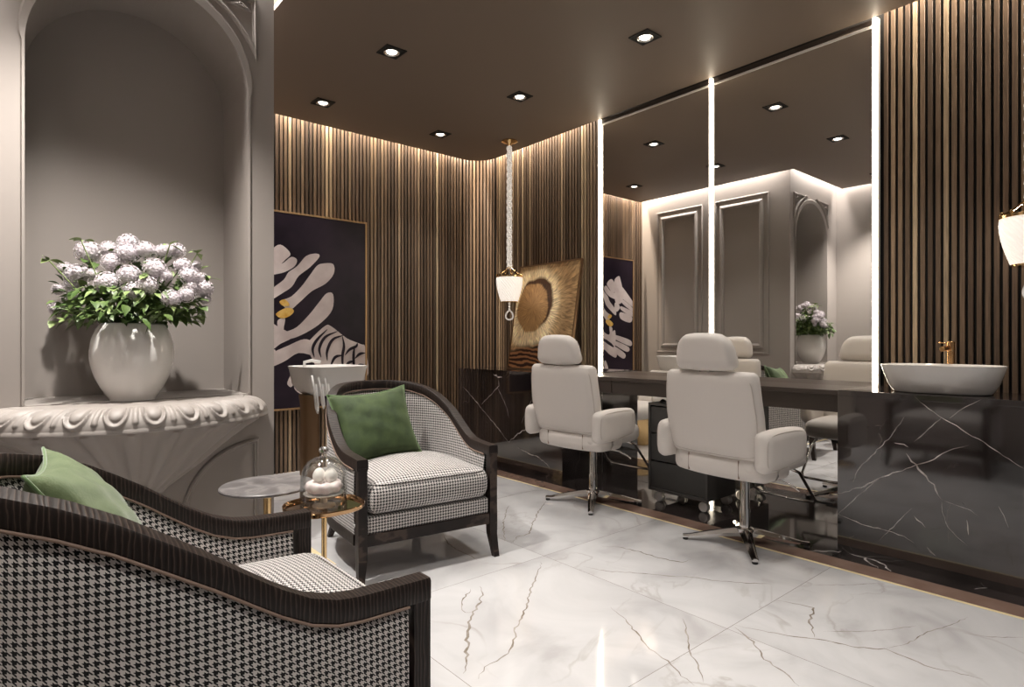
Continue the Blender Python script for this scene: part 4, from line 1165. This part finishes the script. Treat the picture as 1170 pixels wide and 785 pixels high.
rf = random.Random(5)
def bloom_mesh():
    bm = BM()
    nF = 105
    ret = bmesh.ops.create_icosphere(bm, subdivisions=2, radius=0.80)
    for v in ret['verts']: v.co.z *= 0.88
    for i in range(nF):
        z = 1 - 2 * (i + 0.5) / nF; a = i * 2.39996; r = math.sqrt(1 - z * z)
        n = Vector((r * math.cos(a), r * math.sin(a), z)); n = (n + Vector([rf.uniform(-.08, .08) for _ in range(3)])).normalized()
        c = n * rf.uniform(0.93, 1.01); c.z *= 0.92
        u = n.orthogonal().normalized(); w = n.cross(u); ph = rf.uniform(0, PI)
        for k in range(4):
            a2 = ph + k * PI / 2; d = u * math.cos(a2) + w * math.sin(a2); e = n.cross(d)
            s = 0.135
            p = [c - n * 0.05, c + d * s * 0.55 + e * s * 0.5 + n * 0.02, c + d * s * 1.05 - n * 0.015, c + d * s * 0.55 - e * s * 0.5 + n * 0.02]
            bm.faces.new([bm.verts.new(q) for q in p])
    bmesh.ops.recalc_face_normals(bm, faces=bm.faces[:])
    me = bpy.data.meshes.new('bloom'); bm.to_mesh(me); bm.free(); me.materials.append(M['petal']); return me
BLOOM_ME = [bloom_mesh() for _ in range(2)]
def add_leaf(bm, base, d, L_, wd, droop, mi=0):
    d = d.normalized(); side = d.cross(Vector((0, 0, 1)))
    if side.length < 0.1: side = Vector((1, 0, 0))
    side.normalize(); side = (side + Vector([rf.uniform(-.4, .4) for _ in range(3)])).normalized()
    up = side.cross(d).normalized()
    prev = None
    for f, w in ((0, 0.04), (0.2, 0.62), (0.42, 1.0), (0.65, 0.82), (0.86, 0.38), (1.0, 0.02)):
        p = base + d * L_ * f + Vector((0, 0, -droop * f * f * L_))
        row = [bm.verts.new(p - side * wd * w + up * wd * 0.25 * w), bm.verts.new(p), bm.verts.new(p + side * wd * w + up * wd * 0.25 * w)]
        if prev:
            for a in (0, 1):
                fc = bm.faces.new((prev[a], prev[a + 1], row[a + 1], row[a])); fc.material_index = mi; fc.smooth = True
        prev = row
MOUTH = Vector((VX, VY, SH + 0.345))
CEN = Vector((VX, VY, 1.36))
allb = [tuple(b) for b in BLOOMS]
vd = Vector((VX, VY, 0)).normalized()
for i, b in enumerate(BLOOMS):             # the far side of the bunch, seen in the mirror
    if i % 2 == 0:
        p = Vector(b[:3]); off = (p - CEN).dot(vd)
        q = p - vd * 2 * off + Vector((rf.uniform(-.04, .04), 0, rf.uniform(-.05, .03)))
        if off < -0.03: allb.append((q.x, min(q.y, BW - 0.10), q.z, b[3]))
NB = len(BLOOMS)
UNIQ = {2: 'topmost hydrangea bloom at the middle of the bunch in the niche vase', 22: 'lowest hydrangea bloom at the far left tip of the bunch',
        0: 'largest hydrangea bloom at the upper left of the bunch', 27: 'hydrangea bloom at the far right tip of the bunch',
        25: 'lowest round hydrangea bloom right of the middle of the bunch', 23: 'lowest hydrangea bloom just above the middle of the vase mouth',
        7: 'uppermost hydrangea bloom on the right shoulder of the bunch', 11: 'wide hydrangea bloom left of the middle of the bunch'}
for i, (x, y, z, r) in enumerate(allb):
    P = Vector((x, y, z))
    root = bpy.data.objects.new('hydrangea', BLOOM_ME[i % 2]); COL.objects.link(root)
    root.location = P; root.scale = (r * 1.10,) * 3; root.rotation_euler = (rf.uniform(-.5, .5), rf.uniform(-.5, .5), rf.uniform(0, 6))
    inv = (Matrix.Translation(P) @ root.rotation_euler.to_matrix().to_4x4() @ Matrix.Diagonal((*root.scale, 1))).inverted()
    lb = UNIQ.get(i, 'one of the round lilac-white hydrangea blooms packed inside the bunch in the niche vase')
    if i >= NB: lb = 'hydrangea bloom on the wall side of the bunch, seen only in the mirror'
    tag(root, lb, 'flower', 'hydrangeas in the niche vase')
    m0 = MOUTH + Vector((rf.uniform(-.07, .07), rf.uniform(-.07, .07), -0.03))
    mid = m0.lerp(P, 0.5) + Vector((0, 0, 0.03))
    bm = BM(); tube(bm, [m0, mid, P], 0.003, 5)
    for v in bm.verts: v.co = inv @ v.co
    obj('stem', bm, M['stem'], root)
    bm = BM()
    outw = (P - CEN); outw.z = 0
    for k in range(15):
        f = rf.uniform(0.35, 0.93); b = m0.lerp(P, f) + Vector([rf.uniform(-.045, .045) for _ in range(3)])
        d = (outw.normalized() * rf.uniform(-0.3, 0.7) + Vector((rf.uniform(-1, 1), rf.uniform(-1, 1), rf.uniform(-0.5, 0.55))))
        if d.length < 0.2: continue
        b.y = min(b.y, BW - 0.09)
        add_leaf(bm, b, d, rf.uniform(0.040, 0.062), rf.uniform(0.014, 0.021), rf.uniform(0.1, 0.6), mi=1 if rf.random() < 0.25 and f > 0.7 else 0)
    for v in bm.verts:
        c = v.co
        c.y = min(c.y, BW - 0.01)
        v.co = inv @ c
    obj('leaves', bm, [M['leaf'], M['leafpale']], root)
# low skirt of foliage spilling round the rim, and a few pale sprigs on top
t = thing('foliage_sprays', 'low skirt of green leaf sprays around the mouth of the niche vase', 'foliage', (VX, VY, SH + 0.345)); t['kind'] = 'stuff'
bm = BM(); base = Vector((VX, VY, SH + 0.345))
for k in range(430):
    a = rf.uniform(0, 2 * PI); r = rf.uniform(0.09, 0.28); z = rf.uniform(-0.01, 0.13) + (0.34 - r) * 0.15
    p = Vector((r * math.cos(a), r * math.sin(a) * 0.85, z))
    d = Vector((math.cos(a) + rf.uniform(-1.2, 1.2), math.sin(a) + rf.uniform(-1.2, 1.2), rf.uniform(-0.6, 0.6)))
    add_leaf(bm, p, d, rf.uniform(0.035, 0.060), rf.uniform(0.013, 0.020), rf.uniform(0.2, 0.8), mi=0 if rf.random() < 0.8 else 1)
for k in range(16):
    a = 2 * PI * k / 16 + rf.uniform(-.1, .1)
    tube(bm, [(0.06 * math.cos(a), 0.06 * math.sin(a), -0.02), (0.2 * math.cos(a), 0.17 * math.sin(a), 0.05), (0.27 * math.cos(a), 0.23 * math.sin(a), 0.06)], 0.0025, 4)
for v in bm.verts: v.co.y = min(v.co.y, BW - 0.012 - VY)
obj('leaves', bm, [M['leaf'], M['leafpale']], t)
bm = BM()
for px_, z in (((-0.19, 0.0), 0.355), ((0.13, -0.10), 0.36), ((0.24, -0.12), 0.33), ((-0.30, 0.06), 0.27), ((0.30, -0.08), 0.22)):
    for k in range(5):
        add_leaf(bm, Vector((px_[0], px_[1], z)), Vector((rf.uniform(-1, 1), rf.uniform(-1, 1), rf.uniform(-0.1, 0.6))), 0.06, 0.013, 0.3)
    tube(bm, [(px_[0] * .3, px_[1] * .3, 0.0), (px_[0], px_[1], z)], 0.0025, 4)
for v in bm.verts: v.co.y = min(v.co.y, BW - 0.012 - VY)
obj('sprigs', bm, M['leafpale'], t)

# ================================================================ tub armchairs
ZT = [(-0.03, 0.594), (0.0, 0.594), (0.08, 0.597), (0.16, 0.600), (0.21, 0.607), (0.27, 0.628), (0.33, 0.663), (0.39, 0.705), (0.45, 0.748), (0.52, 0.792), (0.59, 0.834), (0.67, 0.870), (0.76, 0.896), (0.86, 0.910)]
def ztop(u):
    for (a, za), (b, zb) in zip(ZT[:-1], ZT[1:]):
        if u <= b: return za + (zb - za) * max(0, (u - a) / (b - a))
    return ZT[-1][1]
AHW, AUS, AD = 0.360, 0.22, 0.850
def plan():
    """rail centre line from the right front post round the back to the left one, with outward normals"""
    pts = [Vector((AHW, -0.02 + i * 0.0275, 0)) for i in range(8)]
    K2 = 56; n = 2.3
    for i in range(K2 + 1):
        a = PI * i / K2; c, s = math.cos(a), math.sin(a)
        pts.append(Vector((AHW * math.copysign(abs(c) ** (2 / n), c), AUS + (AD - AUS) * abs(s) ** (2 / n), 0)))
    pts += [Vector((-AHW, 0.1725 - i * 0.0275, 0)) for i in range(8)]
    pts = [Vector((p.x * (1 + 0.05 * min(1, max(0, p.y / 0.45)) ** 1.5), p.y, 0)) for p in pts]
    # resample evenly
    cl = [0]
    for a, b in zip(pts[:-1], pts[1:]): cl.append(cl[-1] + (b - a).length)
    out = []; T_ = 110; j = 0
    for i in range(T_ + 1):
        s = cl[-1] * i / T_
        while j < len(cl) - 2 and cl[j + 1] < s: j += 1
        f = (s - cl[j]) / max(1e-9, cl[j + 1] - cl[j])
        out.append((pts[j].lerp(pts[j + 1], f), s))
    res = []
    for i, (p, s) in enumerate(out):
        tg = (out[min(i + 1, T_)][0] - out[max(i - 1, 0)][0]).normalized()
        res.append((p, Vector((tg.y, -tg.x, 0)), s))
    return res
PLAN = plan()
def uvgrid(bm, rows, uvs):
    lay = bm.loops.layers.uv.verify()
    V = [[bm.verts.new(p) for p in r] for r in rows]
    for i in range(len(V) - 1):
        for j in range(len(V[0]) - 1):
            f = bm.faces.new((V[i][j], V[i + 1][j], V[i + 1][j + 1], V[i][j + 1])); f.smooth = True
            for lp, (a, b) in zip(f.loops, ((i, j), (i + 1, j), (i + 1, j + 1), (i, j + 1))): lp[lay].uv = uvs[a][b]
def armchair(label, loc, rz):
    t = thing('armchair', label, 'armchair', loc, rz, 'houndstooth tub armchairs')
    # wooden top rail
    bm = BM(); rings = []
    for p, n, s in PLAN:
        z = ztop(p.y); w = 0.0275; hgt = 0.052
        rings.append([tuple(p + n * a + Vector((0, 0, z + b))) for a, b in ((w * 0.92, -hgt), (w, -hgt * 0.9), (w, -0.007), (w * 0.85, -0.001), (0, 0.0), (-w * 0.85, -0.001), (-w, -0.007), (-w, -hgt * 0.9), (-w * 0.92, -hgt))])
    loft(bm, rings); obj('top_rail', bm, M['wood'], t, smooth=True, flat_angle=40)
    # upholstered shell
    bm = BM(); rows = []; uvs = []
    core = [q for q in PLAN if q[0].y > 0.022]
    Z0 = 0.232
    for p, n, s in core:
        zt = ztop(p.y) - 0.048
        r = []; u = []
        for k in range(7):
            z = Z0 + (zt - Z0) * k / 6; r.append(p + n * (0.020 + 0.004 * math.sin(PI * k / 6)) + Vector((0, 0, z))); u.append((s, z))
        for k in range(7):
            z = zt + (0.29 - zt) * k / 6; r.append(p - n * (0.018 + 0.012 * math.sin(PI * k / 6)) + Vector((0, 0, z))); u.append((-s * 0.93, z + 0.04))
        rows.append(r); uvs.append(u)
    uvgrid(bm, rows, uvs)
    up = obj('upholstered_shell', bm, M['cloth'], t)
    bm = BM()
    tube(bm, [p + n * 0.027 + Vector((0, 0, ztop(p.y) - 0.055)) for p, n, s in core], 0.0035, 6)
    tube(bm, [p - n * 0.026 + Vector((0, 0, ztop(p.y) - 0.055)) for p, n, s in core], 0.0035, 6)
    obj('piping', bm, M['cord'], up, smooth=True)
    # frame below the cloth
    bm = BM(); rings = []
    for p, n, s in core:
        rings.append([tuple(p + n * a + Vector((0, 0, z))) for a, z in ((0.024, 0.178), (0.026, 0.184), (0.026, 0.231), (-0.022, 0.231), (-0.022, 0.178))])
    loft(bm, rings); box(bm, -0.337, 0.337, -0.020, 0.020, 0.178, 0.236, 0.003)
    obj('base_frame', bm, M['wood'], t)
    # posts running down into the front legs
    for sgn in (-1, 1):
        bm = BM(); rings = []
        for z, dx, dy, w, d in ((0.0, 0.012, -0.022, 0.015, 0.016), (0.05, 0.007, -0.014, 0.017, 0.018), (0.12, 0.0, -0.003, 0.021, 0.021), (0.19, 0, 0, 0.023, 0.023), (0.30, 0, 0, 0.022, 0.022), (0.45, 0, 0, 0.022, 0.022), (0.535, 0, 0, 0.022, 0.022), (0.552, 0, 0, 0.023, 0.022)):
            cx, cy = sgn * (AHW + dx), dy
            rings.append([(cx - w, cy - d, z), (cx + w, cy - d, z), (cx + w, cy + d, z), (cx - w, cy + d, z)])
        loft(bm, rings); obj('front_leg', bm, M['wood'], t)
        bm = BM(); rings = []
        for z, dx, dy, w in ((0.0, 0.03, 0.075, 0.014), (0.06, 0.02, 0.045, 0.017), (0.12, 0.01, 0.018, 0.020), (0.19, 0, 0, 0.023)):
            cx, cy = sgn * (0.245 + dx), 0.715 + dy
            rings.append([(cx - w, cy - w, z), (cx + w, cy - w, z), (cx + w, cy + w, z), (cx - w, cy + w, z)])
        loft(bm, rings); obj('rear_leg', bm, M['wood'], t)
    # seat platform and cushion
    bm = BM()
    def nar(q, v):
        k = 1 - 0.16 * max(0, v.y) ** 3
        return Vector((q.x * k, q.y, q.z))
    rbox(bm, (0, 0.365, 0.275), (0.668, 0.76, 0.086), 0.012, 8, nar)
    obj('seat_platform', bm, M['cloth'], t, smooth=True, uv=True, flat_angle=50)
    def dome(q, v):
        k = 1 - 0.16 * max(0, v.y) ** 3
        up_ = max(0, v.z)
        return Vector((q.x * k * (1 + 0.012 * (1 - v.z * v.z)), q.y - 0.012 * (1 - v.z * v.z) * (1 if v.y < -0.5 else 0), q.z + up_ * 0.055 * (1 - v.x ** 2) * (1 - v.y ** 2)))
    bm = BM(); rbox(bm, (0, 0.315, 0.398), (0.660, 0.68, 0.158), 0.05, 14, dome)
    sc = obj('seat_cushion', bm, M['cloth'], t, smooth=True, uv=True)
    bm = BM(); pts = []
    for i in range(80):
        a = 2 * PI * i / 80; c, s = math.cos(a), math.sin(a)
        vx = math.copysign(abs(c) ** 0.18, c); vy = math.copysign(abs(s) ** 0.18, s)
        q = dome(Vector((0.3205 * vx, 0.333 * vy, 0.066)), Vector((vx * 0.98, vy * 0.98, 0.84)))
        pts.append(q + Vector((0, 0.315, 0.398)))
    tube(bm, pts, 0.0045, 6, closed=True); obj('welt', bm, M['cloth'], sc, smooth=True, uv=True)
    return t
armchair('houndstooth tub armchair in the left foreground, seen from its outer side, nearest the camera', (0.745, 1.580, 0), PI / 2)
armchair('houndstooth tub armchair facing the camera beside the dome-topped table', (1.640, 2.560, 0), math.radians(-7))

def pillow(label, loc, normal, roll, s, th, m_='velvet', wide=1.0):
    """velvet scatter cushion: its broad face looks along normal"""
    bm = BM(); n = 22; top = {}; bot = {}
    for i in range(n + 1):
        for j in range(n + 1):
            x = -1 + 2 * i / n; y = -1 + 2 * j / n
            f = max(0, (1 - x * x) * (1 - y * y)) ** 0.42
            px_ = x * (1 - 0.10 * (1 - y * y)) ; py_ = y * (1 - 0.10 * (1 - x * x))
            wr = 0.005 * math.sin(9 * x + 5 * y) * math.sin(7 * y - 3 * x) * f
            sag = 0.05 * (1 - x * x) * (1 if y > 0 else 0) * y * -1
            q = Vector((px_ * s * wide, (py_ + sag) * s, 0))
            e = i in (0, n) or j in (0, n)
            top[i, j] = bm.verts.new(q + Vector((0, 0, th * f + wr)))
            bot[i, j] = top[i, j] if e else bm.verts.new(q - Vector((0, 0, th * f - wr)))
    for i in range(n):
        for j in range(n):
            bm.faces.new((top[i, j], top[i + 1, j], top[i + 1, j + 1], top[i, j + 1]))
            bm.faces.new((bot[i, j], bot[i, j + 1], bot[i + 1, j + 1], bot[i + 1, j]))
    edge = [top[i, 0].co.copy() for i in range(n)] + [top[n, j].co.copy() for j in range(n)] + [top[n - i, n].co.copy() for i in range(n)] + [top[0, n - j].co.copy() for j in range(n)]
    o = thing('scatter_cushion', label, 'cushion', loc, 0, 'green scatter cushions')
    nz = Vector(normal).normalized(); xx = Vector((0, 0, 1)).cross(nz).normalized(); yy = nz.cross(xx)
    mt = Matrix((xx, yy, nz)).transposed() @ Matrix.Rotation(roll, 3, 'Z')
    o.rotation_euler = mt.to_euler()
    obj('cover', bm, M[m_], o, smooth=True)
    bm = BM(); tube(bm, edge, 0.004, 6, closed=True); obj('seam', bm, M['velvet_seam'], o, smooth=True)
    return o
pillow('green velvet cushion leaning in the back of the armchair that faces the camera', (1.575, 3.03, 0.690), (-0.12, -0.90, 0.42), math.radians(5), 0.205, 0.085, 'velvet', 1.12)
pillow('light sage green cushion in the near left armchair, half hidden by its rail', (0.155, 1.70, 0.725), (0.82, -0.10, 0.55), math.radians(0), 0.19, 0.075, 'sage')

# ================================================================ side tables, cake dome
t = thing('side_table', 'round side table with grey marble top on a brass column', 'side table', (0.842, 2.575, 0), 0, 'small side tables between the armchairs')
bm = BM(); lathe(bm, [(0, 0.535), (0.178, 0.535), (0.186, 0.539), (0.187, 0.546), (0.183, 0.550), (0, 0.550)], 64); obj('table_top', bm, M['gmarble'], t, smooth=True, flat_angle=30)
bm = BM(); lathe(bm, [(0.016, 0.012), (0.016, 0.535)], 24); obj('column', bm, M['gold'], t, smooth=True, flat_angle=40)
bm = BM(); lathe(bm, [(0, 0), (0.15, 0), (0.152, 0.006), (0.148, 0.012), (0, 0.012)], 48); obj('base_plate', bm, M['gold'], t, smooth=True, flat_angle=30)
t = thing('side_table', 'lower side table with a brass tray top under the glass dome', 'side table', (0.962, 2.275, 0), 0, 'small side tables between the armchairs')
bm = BM()
loft(bm, [sq_ring(0, 0, 0.150 * k_, 0.140 * k_, z, 2.5, 64) for k_, z in ((0.02, 0.492), (0.97, 0.492), (1.0, 0.496), (1.01, 0.508), (0.995, 0.511), (0.975, 0.502), (0.95, 0.498), (0.02, 0.498))])
obj('tray_top', bm, M['darkgold'], t, smooth=True, flat_angle=35)
bm = BM(); lathe(bm, [(0.0105, 0.010), (0.0105, 0.492)], 20, c=(0.0, 0.0)); obj('column', bm, M['gold'], t, smooth=True, flat_angle=40)
bm = BM(); lathe(bm, [(0, 0), (0.12, 0), (0.122, 0.005), (0.118, 0.010), (0, 0.010)], 48); obj('base_plate', bm, M['gold'], t, smooth=True, flat_angle=30)

GX, GY, GZ = 0.965, 2.285, 0.4985
t = thing('cake_stand', 'low glass cake stand on the brass tray table', 'cake stand', (GX, GY, GZ))
bm = BM(); lathe(bm, [(0, 0.0), (0.045, 0.0), (0.045, 0.004), (0.014, 0.012), (0.012, 0.040), (0.030, 0.046), (0.076, 0.049), (0.078, 0.053), (0.0, 0.053)], 40); obj('plate', bm, M['ceramic'], t, smooth=True, flat_angle=40)
t = thing('glass_dome', 'clear glass dome with a ball knob on the brass tray table', 'glass dome', (GX, GY, GZ))
bm = BM()
dp = [(0.090, 0.0), (0.090, 0.10), (0.087, 0.128), (0.078, 0.155), (0.062, 0.176), (0.040, 0.190), (0.015, 0.196), (0.0, 0.1965)]
di = [(0.0, 0.1935), (0.014, 0.193), (0.038, 0.187), (0.0595, 0.1735), (0.075, 0.153), (0.084, 0.127), (0.087, 0.10), (0.087, 0.0), (0.090, 0.0)]
lathe(bm, dp + di, 48); obj('bell', bm, M['thin_glass'], t, smooth=True, flat_angle=60)
bm = BM(); lathe(bm, [(0, 0.197), (0.010, 0.198), (0.008, 0.204), (0.016, 0.210), (0.020, 0.219), (0.017, 0.229), (0.009, 0.235), (0, 0.236)], 24); obj('knob', bm, M['glass'], t, smooth=True)
bm = BM()
rings = []
for i in range(49):
    a = 2 * PI * i / 48; rr = 0.050; c = Vector((rr * math.cos(a), rr * math.sin(a), 0.0))
    rings.append([tuple(c + Vector((math.cos(a) * (0.021 + 0.004 * math.sin(9 * a + 2 * b)) * math.cos(b), math.sin(a) * (0.021 + 0.004 * math.sin(9 * a + 2 * b)) * math.cos(b), (0.021 + 0.003 * math.cos(7 * a)) * math.sin(b) + 0.024))) for b in [2 * PI * k / 14 for k in range(14)]])
loft(bm, rings, cap=False); bmesh.ops.remove_doubles(bm, verts=bm.verts[:], dist=1e-5)
tag(obj('sugar_wreath', bm, M['pinkpetal'], None, smooth=True, loc=(GX, GY, GZ + 0.0535)), 'ring of pale pink sugared petals on the cake stand', 'dessert')
eg = [(0, 0), (0.016, 0.001), (0.024, 0.012), (0.026, 0.024), (0.021, 0.040), (0.011, 0.052), (0, 0.056)]
for ex, ey, lb in ((-0.013, 0.014, 'white egg-shaped meringue standing under the dome, left one'), (0.022, -0.016, 'white egg-shaped meringue standing under the dome, right one')):
    bm = BM(); lathe(bm, cr(eg, 3), 24)
    tag(obj('meringue', bm, M['meringue'], None, smooth=True, loc=(GX + ex, GY + ey, GZ + 0.0945)), lb, 'dessert', 'meringues under the dome')

# ================================================================ shampoo unit by the far wall
t = thing('shampoo_unit', 'white shampoo basin with low white lounge seat on a brass base, behind the armchair', 'shampoo chair', (1.783, 4.147, 0), math.radians(6))
bm = BM()
prof = [(0.62, 0.60, 0.77), (0.78, 0.74, 0.80), (0.90, 0.88, 0.85), (0.97, 0.96, 0.95), (1.0, 1.0, 0.973), (0.97, 0.97, 0.976), (0.92, 0.91, 0.965), (0.78, 0.74, 0.90), (0.55, 0.50, 0.86), (0.05, 0.05, 0.85)]
loft(bm, [sq_ring(0.0 if z > 0.9 else 0.0, 0, 0.235 * a, 0.20 * b, z, 7) for a, b, z in prof]); obj('basin', bm, M['ceramic'], t, smooth=True, flat_angle=60)
bm = BM(); tube(bm, [(-0.12, 0.12, 0.965), (-0.12, 0.12, 1.0), (-0.08, 0.09, 1.012), (-0.03, 0.05, 1.0)], 0.012, 10); obj('tap', bm, M['ceramic'], t, smooth=True)
for k_ in range(3):
    bm = BM(); x0 = -0.215 + 0.045 * k_
    tube(bm, [(x0, -0.17, 0.92), (x0 + 0.0, -0.20, 0.83), (x0 + 0.01, -0.205, 0.70 + 0.03 * k_), (x0 + 0.025, -0.20, 0.665 + 0.03 * k_), (x0 + 0.035, -0.19, 0.72), (x0 + 0.03, -0.17, 0.86)], 0.0075, 8); obj('hose', bm, M['ceramic'], t, smooth=True)
bm = BM(); loft(bm, [sq_ring(-0.13, 0.02, a, a, z, 3) for a, z in ((0.066, 0.001), (0.063, 0.05), (0.06, 0.70), (0.07, 0.775))]); obj('pedestal', bm, M['bronze'], t, smooth=True, flat_angle=50)
bm = BM(); loft(bm, [sq_ring(0.62, 0, a, b, z, 4) for a, b, z in ((0.22, 0.17, 0.001), (0.23, 0.18, 0.02), (0.36, 0.26, 0.28), (0.37, 0.27, 0.30))]); obj('seat_base', bm, M['gold'], t, smooth=True, flat_angle=50)
bm = BM(); rbox(bm, (0.66, 0, 0.375), (0.86, 0.58, 0.15), 0.06, 8); obj('seat', bm, M['leather'], t, smooth=True)
bm = BM(); rbox(bm, (0, 0, 0), (0.11, 0.56, 0.46), 0.05, 8)
for v in bm.verts:
    x, z = v.co.x, v.co.z; a = math.radians(32); v.co.x = x * math.cos(a) - z * math.sin(a) + 0.30; v.co.z = x * math.sin(a) + z * math.cos(a) + 0.60
obj('backrest', bm, M['leather'], t, smooth=True)
for s_ in (-1, 1):
    bm = BM(); rbox(bm, (0.55, s_ * 0.315, 0.50), (0.55, 0.06, 0.12), 0.028, 6); obj('armrest', bm, M['leather'], t, smooth=True)
